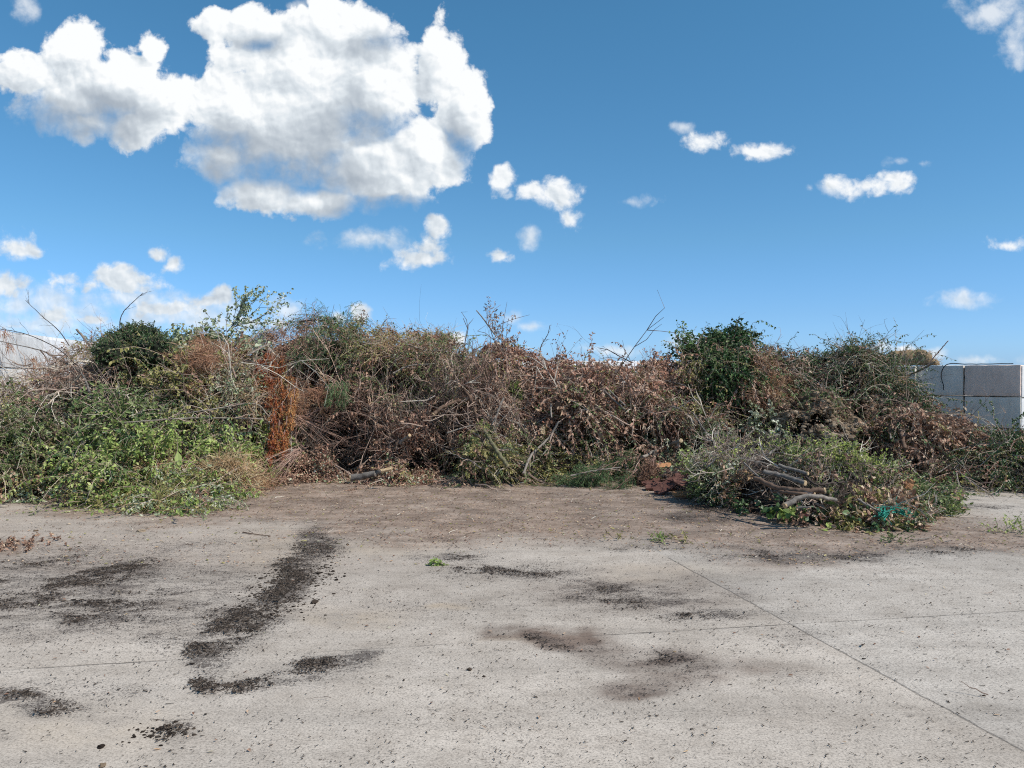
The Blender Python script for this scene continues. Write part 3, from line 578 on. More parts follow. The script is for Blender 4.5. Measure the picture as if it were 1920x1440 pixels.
BR = [
 ('fallen_branch', 'long pale branch reaching left from the heap across the left concrete wall', M, [(-8, 638), (77, 657), (102, 670), (150, 697), (168, 735)], 1.4, 4, 'bark_grey', .5, None, 9),
 ('fallen_branch', 'thin dark twig rising left into the sky above the left wall', M, [(130, 648), (110, 620), (78, 592), (48, 563)], 1.9, .8, 'bark_dark', .3, None, 6),
 ('fallen_branch', 'upper thin branch with orange needles at the left picture edge', M, [(150, 690), (107, 653), (50, 627), (-8, 615)], 2.2, 1.1, 'bark_dark', .55, None, 5),
 ('fallen_branch', 'crooked bare twig standing up behind the dark round bush', M, [(226, 640), (225, 603), (233, 583), (253, 563), (268, 549)], 2.1, 1., 'bark_dark', .2, None, 3),
 ('fallen_branch', 'short pale stick leaning left of the dark round bush', M, [(143, 617), (158, 634), (176, 656)], 4, 4.5, 'bark_pale', .35, None, 0),
 ('fallen_branch', 'long straight tan stalk lying level above the bright green cuttings', M, [(233, 792), (360, 784), (490, 785)], 1.6, 3, 'bark_pale', .22, None, 5),
 ('fallen_branch', 'slanting tan stalk left of the orange bough, upper of two', M, [(325, 778), (400, 767), (477, 757), (502, 779)], 1.6, 3, 'bark_pale', .22, None, 6),
 ('fallen_branch', 'short bent stick above the dusty green band at the left', M, [(216, 745), (212, 760), (198, 775)], 2, 2, 'bark_pale', .2, None, 1),
 ('fallen_branch', 'thick leafless bough arching over the red twig brush below the crest', M, [(463, 667), (500, 648), (545, 639)], 3.5, 2, 'bark_pale', .25, None, 3),
 ('fallen_branch', 'stick lying flat along the crest above the deep green conifer cuttings', M, [(560, 603), (590, 600), (640, 604)], 3, 1.5, 'bark_dark', .05, None, 2),
 ('fallen_branch', 'short thick stick jutting from the crest left of the wilted sprig', M, [(612, 596), (622, 608), (636, 622)], 3.5, 4, 'bark_brown', .15, None, 0),
 ('fallen_branch', 'pale forked branch lying under the middle crest', M, [(737, 700), (767, 686), (815, 682)], 3.5, 2.5, 'bark_pale', .22, None, 4),
 ('fallen_branch', 'stubby light brown log end with its curved branch in the upper middle slope', M, [(813, 777), (833, 761), (867, 750), (900, 752)], 8, 3, 'bark_brown', .22, 's', 3),
 ('fallen_branch', 'thin white crooked twig right of the middle crest', M, [(836, 703), (842, 722), (850, 740), (862, 752)], 2.4, 2, 'bark_pale', .22, None, 2),
 ('fallen_branch', 'pale bare stick pointing up left into the sky above the central crest', M, [(893, 582), (908, 600), (928, 628)], 2, 3, 'bark_pale', .1, None, 0),
 ('fallen_branch', 'wiry dark twig curling up from the crest right of the withered weed', M, [(1010, 668), (1015, 648), (1027, 627), (1031, 610)], 2, 1, 'bark_dark', .1, None, 5),
 ('fallen_branch', 'brown branch slanting down in the centre of the tangle', M, [(868, 725), (884, 752), (898, 795)], 6, 5, 'bark_brown', .22, None, 4),
 ('fallen_branch', 'bowed grey branch beside the bright green moss tuft', M, [(944, 746), (933, 773), (922, 798)], 4.5, 3.5, 'bark_grey', .25, None, 3),
 ('mossy_log', 'short mossy log with torn orange end leaning at the central foot of the heap', M, [(907, 805), (932, 846), (952, 874)], 7, 8, 'bark_moss', .25, 'e', 1),
 ('fallen_branch', 'long pale branch curving down to the cypress clippings at the central foot', M, [(1048, 790), (1030, 820), (997, 853), (981, 888)], 4, 5, 'bark_pale', .3, None, 4),
 ('tree_stump', 'upright broken trunk piece with pale splintered top in the centre right of the heap', M, [(1046, 760), (1050, 740), (1058, 722)], 11, 9, 'bark_brown', .2, 'e', 0),
 ('fallen_branch', 'thin level white stick left of the upright broken trunk piece', M, [(1003, 727), (1030, 728), (1054, 731)], 2.4, 2, 'bark_pale', .25, None, 1),
 ('split_stake', 'longer of two grey split stakes lying on the salmon foliage', M, [(1130, 730), (1150, 749), (1171, 768)], 4, 3.5, 'bark_grey', .25, None, 0),
 ('split_stake', 'shorter of two grey split stakes lying on the salmon foliage', M, [(1143, 732), (1158, 747), (1172, 760)], 3, 2.6, 'bark_grey', .27, None, 0),
 ('round_log', 'short sawn log poking left into the gap before the far wall', M, [(1115, 683), (1132, 688), (1165, 694)], 9, 8, 'bark_brown', .2, 's', 0),
 ('fallen_branch', 'bare twig arching over the crest right of the gap', M, [(1185, 680), (1160, 667), (1142, 657), (1125, 653)], 2.4, 1.2, 'bark_dark', .15, None, 3),
 ('round_log', 'pale grey log with a fork resting above the broken boards', M, [(1204, 857), (1240, 841), (1277, 826)], 6, 7.5, 'bark_pale', .3, 'e', 2),
 ('fallen_branch', 'thin level grey branch lying across the green boughs at the foot', M, [(1070, 892), (1117, 882), (1165, 876)], 3.4, 2.4, 'bark_pale', .45, None, 4),
 ('fallen_branch', 'grey twig slanting down right above the central foot of the heap', M, [(856, 857), (880, 863), (902, 878)], 3, 2.4, 'bark_grey', .2, None, 3),
 ('fallen_branch', 'thin branch rising right across the dark hollow in the middle', M, [(838, 812), (875, 800), (912, 793)], 3, 2.2, 'bark_pale', .22, None, 4),
 ('wooden_stake', 'small upright stake amid brown brush under the broken trunk piece', M, [(1033, 758), (1033, 770), (1034, 783)], 3, 3, 'bark_pale', .25, None, 0),
 ('fallen_branch', 'nearly upright grey stick left of centre in the lower tangle', M, [(972, 777), (974, 797), (978, 821)], 3, 2.6, 'bark_grey', .25, None, 1),
 ('fallen_branch', 'dark sinuous branch on the slope left below the dark ivy shrub', M, [(1240, 768), (1262, 763), (1283, 772), (1300, 790)], 4, 2.5, 'bark_grey', .25, None, 5),
 ('fallen_branch', 'thin grey branch slanting across the salmon foliage near the ivy shrub', M, [(1226, 707), (1250, 714), (1285, 723)], 3, 2, 'bark_pale', .25, None, 4),
 ('fallen_branch', 'straight stick rising right behind the bare twigs of the front heap', M, [(1386, 831), (1400, 818), (1415, 804)], 2.5, 2, 'bark_grey', .3, None, 1),
 ('fallen_branch', 'slender grey branch stretching down from the russet brush', M, [(1300, 775), (1320, 805), (1345, 835)], 3, 2, 'bark_grey', .3, None, 6),
 ('fallen_branch', 'tan stick pointing up past the end of the right block wall', M, [(1698, 706), (1728, 693), (1755, 678)], 4, 3, 'bark_pale', .35, None, 2),
 ('thin_pole', 'thin pinkish pole leaning up into the sky by the burlap rolls', M, [(1735, 690), (1757, 663), (1778, 639)], 2.2, 1.6, 'pink_pole', .3, None, 0),
 ('broken_log', 'short peeled orange-brown log standing in the brush below the wall corner', M, [(1664, 766), (1668, 775), (1673, 786)], 7, 7, 'bark_brown', .3, 's', 0),
 ('broken_log', 'upright dark brown barked root on the slope below the wall corner', M, [(1685, 795), (1690, 815), (1698, 842)], 8, 7, 'bark_brown', .3, None, 2),
 ('fallen_branch', 'pale curved root left of the upright dark brown root', M, [(1678, 792), (1670, 805), (1670, 822)], 4, 3, 'bark_pale', .35, None, 2),
 ('fallen_branch', 'long thin grey branch sweeping right over the dark hedge clippings', M, [(1785, 846), (1835, 833), (1885, 830), (1903, 808)], 3, 1.5, 'bark_grey', .4, None, 5),
 ('fallen_branch', 'thin grey stick rising right beneath the withered tan leaves', M, [(1760, 886), (1785, 870), (1812, 857)], 2.4, 1.8, 'bark_grey', .45, None, 3),
 ('bare_root', 'white bare roots standing on the concrete at the left foot of the dark hedge clippings', M, [(1793, 880), (1797, 905), (1808, 926)], 3, 2, 'bark_pale', .5, None, 8),
 ('fallen_branch', 'white stick slanting down to the concrete before the dark hedge clippings', M, [(1788, 878), (1818, 900), (1850, 923)], 2.6, 2, 'bark_pale', .5, None, 5),
 ('fallen_branch', 'straight twig standing on the crest of the leafy brush left of the burlap rolls', M, [(1601, 670), (1597, 650), (1590, 630)], 3, 1.5, 'bark_dark', .1, None, 2),
 ('fallen_branch', 'brown twig curling up on the crest beside the dark ivy shrub', M, [(1300, 660), (1287, 645), (1276, 631)], 3, 1.4, 'bark_dark', .1, None, 4),
 ('cut_log', 'middle sawn log with round pale end pointing right in the front heap', Fg, [(1432, 884), (1470, 894), (1510, 906)], 9, 10, 'bark_grey', .42, 'e', 0),
 ('cut_log', 'longest sawn log with pale end, lying just above the curved log', Fg, [(1415, 897), (1462, 916), (1505, 920), (1546, 920)], 9, 11, 'bark_brown', .6, 'e', 1),
 ('curved_log', 'thick grey curved log lowest in the front heap', Fg, [(1471, 948), (1498, 934), (1528, 931), (1568, 938)], 11, 7, 'bark_pale', .5, 's', 1),
 ('cut_log', 'thin sawn branch end between the longest log and the curved log', Fg, [(1450, 921), (1490, 925), (1528, 927)], 6, 7, 'bark_brown', .5, 'e', 0),
 ('fallen_branch', 'dark crooked branch running right from the top sawn log', Fg, [(1508, 890), (1528, 908), (1560, 906), (1590, 903)], 4.5, 3, 'bark_dark', .35, None, 4),
 ('cut_log', 'uppermost sawn branch lying above the middle log in the front heap', Fg, [(1460, 872), (1488, 881), (1515, 888)], 7, 6.5, 'bark_grey', .4, 'e', 1),
 ('fallen_branch', 'grey forked branch along the top of the front heap', Fg, [(1440, 852), (1462, 838), (1490, 829)], 4.5, 2.5, 'bark_grey', .15, None, 8),
 ('fallen_branch', 'pale forked branch slanting down left of the sawn logs', Fg, [(1395, 868), (1424, 895), (1462, 926)], 3.6, 2.4, 'bark_pale', .4, None, 6),
 ('fallen_branch', 'stout grey-brown branch with orange torn end at the right front corner', Fg, [(1689, 948), (1712, 968), (1738, 990)], 6, 8, 'bark_moss', .3, 'e', 2),
 ('fallen_branch', 'pale bent branch lying left of the green netting', Fg, [(1608, 936), (1632, 950), (1656, 961)], 4.5, 3.5, 'bark_pale', .35, None, 4),
 ('fallen_branch', 'white stick on the dark litter beneath the curved log', Fg, [(1496, 952), (1512, 951), (1520, 951)], 3.5, 3, 'bark_pale', .5, None, 0),
]
for (nm, lab, h, pts, w0, w1, mat, off, cut, sub) in BR:
    cat = nm.replace('_', ' ').split(' ')[-1]
    branch(nm, lab, cat, h, pts, w0, w1, mat, off, cut, sub)
# logs on the litter at the central foot
branch('cut_log', 'thicker grey barked log lying on the litter at the foot of the middle heap', 'log', M, [(658, 896), (680, 892), (704, 888)], 13, 11, 'bark_grey', .35, 's', 0)
branch('cut_log', 'thinner log with bright sawn end beside the thicker one on the litter', 'log', M, [(680, 894), (698, 889), (717, 884)], 8, 8.5, 'bark_pale', .25, 'e', 0)
branch('cut_log', 'short pale cut branch in the dark hollow above the two litter logs', 'log', M, [(750, 831), (758, 824), (768, 816)], 6, 6, 'bark_pale', .25, 'e', 0)

# ------------------------------------------------------------------ bushes and boughs (things)
def blob_points(c, r, n, seed, rough=.25):
    d = rv(n); d = d[d[:, 2] > -.75]
    k = 1 + rough * (fbm(d * 2.2 + seed, 3, seed) - .5) * 2
    return c + d * np.array(r) * k[:, None], nz(d / np.array(r))
def bush(name, label, cat, h, blobs, rec, cm='plant_core', core=.82, off=.0, rough=.25):
    pts = [(h.at(px, py, off), rx, ry, rd_) for px, py, rx, ry, rd_ in blobs]
    root = thing(name, label, cat, (pts[0][0][0], pts[0][0][1], pts[0][0][2] - blobs[0][3] * pts[0][0][1] / F))
    a = Acc(); b = Acc()
    for i, (c, rx, ry, rd_) in enumerate(pts):
        d = c[1]; R = (rx * d / F, rd_, ry * d / F)
        c = c + np.array([0, R[1] * .45, 0])
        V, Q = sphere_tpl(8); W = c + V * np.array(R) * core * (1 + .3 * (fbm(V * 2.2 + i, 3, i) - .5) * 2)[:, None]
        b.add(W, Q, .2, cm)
        ar = 4 * math.pi * ((R[0] * R[1]) ** 1.6 / 3 + (R[0] * R[2]) ** 1.6 / 3 + (R[1] * R[2]) ** 1.6 / 3) ** (1 / 1.6)
        for fn, dens, kw in rec:
            p, n = blob_points(c, R, int(ar * dens), i + 3, rough)
            p = p - n * U(0, .16, len(p))[:, None] * min(R)
            fn(a, p, n, **kw)
    for v in a.v: v[:, 2] = np.maximum(v[:, 2], .005)
    a.build('foliage', root); b.build('filler_core' if False else 'dark_core', root)  # second mesh: near-black solid blobs filling the inside of the foliage
    return root
bush('round_bush', 'dark green rounded dense bush on the crest at the left', 'bush', M, [(238, 650, 50, 36, .45), (284, 662, 33, 30, .4), (258, 630, 34, 20, .3), (200, 662, 26, 24, .3)],
     [(leafy, 420, dict(mat='dark_green', L=.12, leaf=.022, n=22, r0=.45, grav=.05)), (leafy, 60, dict(mat='olive', L=.12, leaf=.022, n=14, grav=.05))], off=.75, core=.93)
bush('ivy_shrub', 'big dark glossy green ivy shrub lying on the crest right of centre', 'shrub', M, [(1352, 700, 38, 42, .5), (1376, 655, 26, 26, .4), (1324, 668, 20, 18, .3), (1390, 705, 20, 32, .3), (1346, 640, 18, 12, .22), (1394, 634, 13, 12, .16), (1334, 735, 22, 18, .25)],
     [(leafy, 230, dict(mat='ivy_green', L=.3, leaf=.05, n=15, w=.6, droop=.8, r0=.35)), (leafy, 40, dict(mat='mid_green', L=.35, leaf=.045, n=12, w=.5, droop=.6)), (leafy, 16, dict(mat='ivy_green', L=.6, leaf=.05, n=24, w=.6, droop=.9, grav=.9, r0=.6)), (twigs, 16, dict(mat='twig_dark', L=.3, r=.004))], off=.25, rough=.75, core=.72)
bush('pale_leaf_bush', 'loose grey-green branches sticking up left of the dark ivy shrub', 'bush', M, [(1296, 656, 26, 18, .25)],
     [(leafy, 150, dict(mat='ivy_green', L=.34, leaf=.05, n=11, w=.75, r0=.8, grav=0)), (leafy, 50, dict(mat='dusty_green', L=.3, leaf=.04, n=11))], core=.4, off=.05)
bush('small_green_bush', 'small dense green bush left of the orange-brown sprigs in the front heap', 'bush', Fg, [(1338, 912, 32, 24, .22)],
     [(leafy, 500, dict(mat='mid_green', L=.16, leaf=.03, n=16)), (leafy, 160, dict(mat='bright_green', L=.16, leaf=.03, n=14))], off=.12)
bush('red_dead_bush', 'small rust red dead thuja ball above the pale forked log', 'bush', M, [(1258, 806, 20, 17, .2)],
     [(leafy, 600, dict(mat='red_leaf', L=.12, leaf=.03, n=14, r0=.4))], off=.2)
bush('moss_tuft', 'narrow bright green moss tuft hanging in the centre of the tangle', 'moss', M, [(965, 742, 9, 26, .1)],
     [(leafy, 900, dict(mat='bright_green', L=.09, leaf=.02, n=16, r0=.25, grav=.6))], off=.2)
bush('moss_tuft', 'small green moss clump at the top of the mossy log', 'moss', M, [(906, 805, 12, 12, .1)],
     [(leafy, 900, dict(mat='bright_green', L=.08, leaf=.02, n=14, r0=.35))], off=.25)
bush('conifer_bough', 'small blue-green conifer sprig beside the ivy shrub foot', 'bough', M, [(1345, 800, 22, 14, .18)],
     [(sprays, 60, dict(mat='conifer_green', L=.22, nb=10, bl=.1, r0=.9))], core=.5, off=.15)
bush('white_leaf_sprig', 'sprig of pale whitish leaves behind the front heap', 'sprig', M, [(1440, 800, 22, 26, .15)],
     [(leafy, 110, dict(mat='dusty_green', L=.25, leaf=.055, n=10, w=.8, r0=1.))], core=.3, off=.2)

def hanging(name, label, cat, h, items, mat, kw, off=.3, r=None, stem='twig_red', dn=40, sp=.8):
    P0 = np.array([h.at(x, y, off) for x, y, *_ in items]); D = np.array([[i[2], -.25, i[3]] for i in items], float)
    root = thing(name, label, cat, P0.mean(0) - np.array([0, 0, .5]))
    a = Acc(); b = Acc()
    for k in range(len(items)):
        Lx = items[k][4]
        PL = poly(P0[k:k + 1], nz(D[k:k + 1]), Lx, 8, .15, .1, .02); tubes(b, PL, .009, .003, 5, .4, stem)
        nsp = max(6, int(Lx * dn)); s = U(.0, 1, nsp) * 6.99; i = s.astype(int)
        B = PL[0, i] * (1 - (s - i))[:, None] + PL[0, i + 1] * (s - i)[:, None]
        dd = nz(nz(D[k])[None] * .9 + rv(nsp) * sp)
        sprays(a, B, dd, mat if isinstance(mat, str) else mat[k % len(mat)], dirs=dd, r0=np.full(nsp, items[k][5]), **kw)
    for v in a.v: v[:, 2] = np.maximum(v[:, 2], .006)
    a.build('needles', root); b.build('stem', root)
    return root
hanging('conifer_bough', 'bright orange and rust dead conifer bough hanging down the left middle of the heap', 'bough', M,
        [(490, 668, -.25, -1, .35, .05), (503, 655, -.1, -1, .35, .2), (528, 660, .1, -1, .35, .5), (545, 690, .15, -1, .35, .75), (552, 725, .05, -1, .35, .95), (512, 662, -.05, -1, .35, .1), (520, 680, .05, -1, .4, .2), (508, 705, .03, -1, .4, .1), (528, 712, .05, -1, .4, .45), (540, 720, .0, -1, .4, .7), (515, 738, .02, -1, .4, .2), (546, 745, .0, -1, .4, .9),
         (530, 752, .0, -1, .42, .6), (514, 775, .0, -1, .45, .3), (538, 780, -.04, -1, .4, .8), (524, 788, .0, -1, .35, .5), (513, 808, -.03, -1, .42, .2), (534, 806, -.05, -1, .32, .45), (500, 690, -.1, -1, .3, .0)],
        'orange_needles', dict(L=.11, nb=6, bl=.065, n=9, leaf=.026, w=.38, grav=.8, droop=.6), off=.66, dn=44, sp=.38)
hanging('conifer_bough', 'large blue-green fir bough at the foot right of centre', 'bough', M,
        [(1190, 845, -.8, -.5, .6, .7), (1200, 850, -.4, -.7, .6, .6), (1180, 860, -1, -.35, .7, .5), (1160, 865, -1, -.3, .6, .4), (1200, 862, -.3, -.6, .5, .5), (1150, 880, -.9, -.15, .5, .4), (1195, 880, -.4, -.3, .5, .2)],
        'conifer_green', dict(L=.22, nb=9, bl=.11, n=11, leaf=.028, w=.16, grav=.5, droop=.4), off=.5)
hanging('conifer_bough', 'flat fir twig lying left of the large blue-green bough', 'bough', M,
        [(1120, 890, -1, -.1, .5, .7), (1100, 897, -1, -.05, .5, .5), (1130, 896, -.7, -.1, .4, .4)],
        'conifer_green', dict(L=.2, nb=8, bl=.1, n=10, leaf=.028, w=.16, grav=.3, droop=.3), off=.3)
hanging('dead_bough', 'brown withered fir bough resting over the large blue-green bough', 'bough', M,
        [(1230, 858, -.6, -.5, .4, .4), (1222, 866, -.3, -.6, .4, .3), (1240, 868, -.8, -.3, .4, .3)],
        'brown_leaf', dict(L=.18, nb=8, bl=.09, n=10, leaf=.026, w=.2, grav=.3, droop=.3), off=.5)
hanging('conifer_bough', 'drooping fir sprig in the shade under the middle crest', 'bough', M,
        [(628, 712, -.3, -1, .35, .7), (640, 705, .1, -1, .4, .6)],
        'conifer_green', dict(L=.16, nb=8, bl=.09, n=10, leaf=.028, w=.16, grav=.5, droop=.4), off=.3)

def fan(name, label, cat, h, p0, p1, n, spread, mat, r=.006, off=.3, K=6, leavesmat=None, nl=0, leaf=.04, bend=.25, grav=.1, wl=.5, subs=0):
    A = h.at(*p0, off); B = h.at(*p1, off); d = B - A; L = np.linalg.norm(d)
    root = thing(name, label, cat, A)
    a = Acc(); dirs = nz(nz(d)[None] + rng.normal(size=(n, 3)) * spread)
    PL = poly(np.repeat(A[None], n, 0) + rng.normal(size=(n, 3)) * .03, dirs, L * U(.5, 1.1, n), K, bend, grav, .04); PL[..., 2] = np.maximum(PL[..., 2], .01)
    tubes(a, PL, r, r * .3, 4, U(.2, .9, n), mat)
    allp = [PL]
    for _ in range(subs):
        k = rng.integers(1, K - 1, n); PS = poly(PL[np.arange(n), k], nz(dirs + rv(n) * .7), L * .4 * U(.5, 1.2, n), K, bend, grav, .04); tubes(a, PS, r * .5, r * .2, 3, .5, mat); allp.append(PS)
    a.build('twigs' if n > 3 else 'stem', root)
    if leavesmat:
        b = Acc()
        for Q in allp:
            m = nl; q = rng.integers(0, n, m); s = rng.integers(2, K, m); BB = Q[q, s] + rng.normal(size=(m, 3)) * .015
            leaves(b, BB, rv(m) + np.array([0, 0, -.5]), rv(m) + np.array([0, 0, .5]), leaf * U(.6, 1.3, m), leaf * wl, U(0, 1, m), leavesmat, .15, .35)
        b.build('leaves', root)
    return root
fan('leafy_branch', 'tall sparse poplar branch with small pale leaves standing up against the sky', 'branch', M, (432, 618), (505, 532), 7, .33, 'twig_dark', .008, .05, 7, 'dusty_green', 150, .045, .3, -.12, .75, 4)
fan('leafy_branch', 'thin pale-leaved twigs rising from the crest left of the tall poplar branch', 'branch', M, (420, 640), (375, 575), 6, .4, 'twig', .005, .05, 6, 'dusty_green', 70, .045, .3, -.05, .75, 2)
fan('leafy_branch', 'short leafy twigs rising right of the tall poplar branch beside the red brush', 'branch', M, (470, 640), (545, 580), 6, .3, 'twig', .005, .05, 6, 'dusty_green', 60, .045, .3, -.05, .75, 2)
fan('wilted_sprig', 'small wilted sprig with drooping leaves standing on the middle crest', 'sprig', M, (680, 618), (676, 578), 4, .22, 'twig_dark', .005, .05, 6, 'brown_leaf', 60, .05, .5, .1, .3, 1)
fan('withered_weed', 'withered weed with dark curled leaves standing on the crest left of the gap', 'weed', M, (945, 660), (950, 585), 5, .2, 'twig_dark', .006, .05, 7, 'brown_leaf', 120, .05, .2, -.1, .35, 2)
fan('withered_weed', 'small reddish leafed twigs on the crest beside the ivy shrub', 'weed', M, (1235, 680), (1240, 645), 9, .6, 'twig_red', .004, .05, 6, 'red_leaf', 60, .04, .3, -.1, .5, 1)
fan('withered_weed', 'dark leafy stalks on the crest between red leaves and the gap', 'weed', M, (1045, 690), (1052, 650), 8, .5, 'twig_dark', .004, .05, 6, 'red_leaf', 50, .04, .3, -.1, .5, 1)
fan('twig_bundle', 'fan of bare brown twigs spreading right of the orange bough', 'twigs', M, (552, 782), (660, 820), 26, .24, 'twig_red', .005, .3, 6, bend=.2, subs=1)
fan('twig_bundle', 'sheaf of reddish bare twigs lying on the foot left of the litter logs', 'twigs', M, (562, 845), (484, 900), 34, .2, 'twig_red', .004, .28, 6, bend=.15, subs=1)
fan('wilted_sprig', 'single sprig with drooping needles on top of the ivy shrub', 'sprig', M, (1330, 640), (1362, 608), 3, .3, 'twig_dark', .004, .2, 6, 'conifer_green', 60, .045, .5, .5, .3, 1)
fan('leafy_branch', 'thin upright leafy twigs on the crest right of the dark rotting brush', 'branch', M, (1580, 680), (1600, 640), 12, .45, 'twig_dark', .004, .05, 6, 'dark_green', 80, .04, .3, -.1, .35, 1)
fan('leafy_branch', 'dark leafy twigs overhanging the face of the right block wall', 'branch', M, (1695, 722), (1765, 712), 12, .3, 'twig_dark', .004, .25, 6, 'dark_green', 60, .04, .3, .05, .4, 1)
fan('leafy_sprig', 'sprig of round green leaves pointing right over the pale concrete', 'sprig', Fg, (1735, 950), (1800, 945), 3, .1, 'twig', .004, .1, 7, 'mid_green', 26, .055, .1, .1, .8, 0)
fan('leafy_sprig', 'loose sprig at the rightmost tip of the front heap on concrete', 'sprig', Fg, (1780, 975), (1812, 982), 4, .35, 'twig', .004, .05, 6, 'yellow_green', 36, .04, .2, .1, .7, 1)
fan('leafy_sprig', 'upright yellow-green shoots on top of the front heap', 'sprig', Fg, (1545, 870), (1542, 822), 12, .3, 'twig', .004, .1, 6, 'yellow_green', 110, .04, .2, -.1, .45, 1)
fan('grass_tuft', 'fresh green grass blades left of the orange bough', 'grass', M, (490, 700), (470, 735), 14, .4, 'bright_green', .005, .35, 7, bend=.8, grav=.6)
fan('grass_tuft', 'long green blades among the bright cuttings near the straw tangle', 'grass', M, (462, 845), (448, 880), 14, .5, 'bright_green', .005, .35, 7, bend=.8, grav=.4)
# orange needle tufts hanging from the branch at the left edge
for x, y, lab in ((8, 622, 'orange needle tuft on the upper branch tip at the left edge'), (16, 648, 'larger orange needle tuft hanging against the left wall'), (62, 672, 'small faded orange needle tuft before the left wall joint')):
    fan('needle_tuft', lab, 'needles', M, (x, y), (x + 6, y + 24), 26, .45, 'orange_needles', .003, .56, 5, bend=.5, grav=.5)

# broad green leaf
la = Acc(); c0 = M.at(333, 846, .35); leaves(la, c0[None], np.array([[.25, -.3, -1.]]), np.array([[.1, -1., .3]]), .26, .09, np.array([.75]), 'bright_green', .1, .2)
tag(la.build('broad_leaf'), 'single broad smooth green leaf on the bright green cuttings', 'leaf')

# broken boards at the left tip of the front heap
def slab(acc, c, ax, up, l, w, t, mat, nl=10, nw=4, rough=.18):
    ax = nz(np.array(ax, float)); up = np.array(up, float); up = nz(up - (up @ ax) * ax); sd = np.cross(up, ax)
    gu = np.linspace(-.5, .5, nl + 1); gv = np.linspace(-.5, .5, nw + 1)
    Ug, Vg = np.meshgrid(gu, gv, indexing='ij'); s = U(0, 50, 3)
    e = 1 + rough * (vn(np.stack([Vg * 5 + s[0], Ug * 0 + s[1], Ug * 0], -1), 5) - .5) * 2 * (np.abs(Ug) > .4)
    wv = 1 + rough * .8 * (vn(np.stack([Ug * 6 + s[0], Ug * 0 + s[2], Ug * 0], -1), 6) - .5) * 2
    top = c + (Ug * e * l)[..., None] * ax + (Vg * wv * w)[..., None] * sd
    hn = (vn(np.stack([Ug * 7 + s[0], Vg * 9 + s[1], Ug * 0], -1), 7) - .5)[..., None] * up * t * .5
    bend = (Ug ** 2)[..., None] * up * l * .08
    A = top + up * t / 2 + hn + bend; B = top - up * t / 2 + bend
    n1, n2 = nl + 1, nw + 1; i = np.arange(n1 * n2).reshape(n1, n2); o = n1 * n2
    q = [np.stack([i[:-1, :-1], i[1:, :-1], i[1:, 1:], i[:-1, 1:]], -1).reshape(-1, 4), np.stack([i[:-1, :-1], i[:-1, 1:], i[1:, 1:], i[1:, :-1]], -1).reshape(-1, 4) + o]
    for r_ in (i[0], i[-1][::-1], i[:, 0][::-1], i[:, -1]): q.append(np.stack([r_[:-1], r_[1:], r_[1:] + o, r_[:-1] + o], -1))
    acc.add(np.concatenate([A.reshape(-1, 3), B.reshape(-1, 3)]), np.concatenate(q), .5, mat)
BD = [('broken_board', 'orange rough-edged plank lying lowest beside the front heap', (1282, 927), (.95, .25, -.02), (.1, -.5, .8), .3, .1, .03, 'orange_wood', .15),
      ('broken_board', 'long red-brown board tilted up at the left tip of the front heap', (1256, 908), (.8, .2, .45), (-.3, -.6, .7), .5, .16, .025, 'red_board', .3),
      ('broken_board', 'red-brown bark slab lying flat under the tilted board', (1240, 917), (.95, -.1, .05), (0, -.35, .9), .42, .18, .03, 'red_board', .2),
      ('broken_board', 'dark red bark slab leaning right over the orange plank', (1292, 908), (.8, -.2, -.35), (.2, -.7, .7), .42, .17, .025, 'red_board', .25),
      ('broken_board', 'small light orange board on top of the brush above the red bark', (1244, 873), (1, .1, 0), (0, -.6, .8), .22, .09, .025, 'orange_wood', .3),
      ('broken_board', 'narrow red-brown splinter topmost in the board pile', (1277, 893), (.85, .1, .3), (0, -.6, .8), .36, .08, .02, 'red_board', .3),
      ('broken_board', 'rusty brown slab at the leftmost edge of the board pile', (1222, 909), (.8, .3, .2), (-.2, -.6, .8), .26, .12, .02, 'red_board', .2),
      ('wood_chunk', 'pinkish orange wood chunk in the green sprigs right of the front heap', (1705, 908), (.4, .1, .9), (-.4, -.9, .2), .12, .1, .03, 'orange_wood', .3),
      ('wood_chunk', 'pale wood shard lying just right of the litter logs', (725, 881), (.9, 0, .2), (0, -.6, .8), .16, .05, .03, 'cut_wood', .3),
      ('wood_chunk', 'small white wood chip in the brown brush of the centre', (1018, 807), (.1, 0, 1), (0, -1, .2), .11, .06, .02, 'cut_wood', .25),
      ('wood_chunk', 'peeled orange piece of bark among grey twigs behind the front heap', (1327, 853), (.3, 0, .9), (0, -1, .3), .22, .08, .02, 'orange_wood', .2)]
for nm, lab, (x, y), ax, up, l, w, t, mat, off in BD:
    a = Acc(); h = Fg if (1215 < x < 1815 and y > 880) else M; c = h.at(x, y, off + .22); c[2] = max(c[2], .06)
    slab(a, c, ax, up, l, w, t, mat)
    tag(a.build(nm), lab, nm.replace('_', ' '))

# green netting scrap
a = Acc()
cn = [Fg.at(x, y, .5) for x, y in ((1652, 968), (1668, 957), (1686, 958), (1700, 966), (1716, 972))]
for k in range(34):
    off = rng.normal(size=(5, 3)) * .035
    pts = smooth_path(np.array(cn) + off, 10)[None] + rng.normal(size=(1, 10, 3)) * .006
    tubes(a, pts, .0035, .0035, 3, U(0, 1, 1), 'net_green')
for k in range(40):
    i = rng.integers(0, 4); A0 = cn[i] + (cn[i + 1] - cn[i]) * U(0, 1, 1) + rng.normal(size=3) * .04
    tubes(a, poly(A0[None], rv(1), .13, 5, .8, .2), .003, .003, 3, U(0, 1, 1), 'net_green')
tag(a.build('net_scrap'), 'crumpled turquoise green plastic netting on the front heap', 'netting')
a = Acc(); lumps(a, Fg.at(1513, 966, .2)[None], .016, 'red_plastic', .6, 4, .3)
tag(a.build('plastic_scrap'), 'small red plastic scrap in the leaves under the curved log', 'plastic scrap')

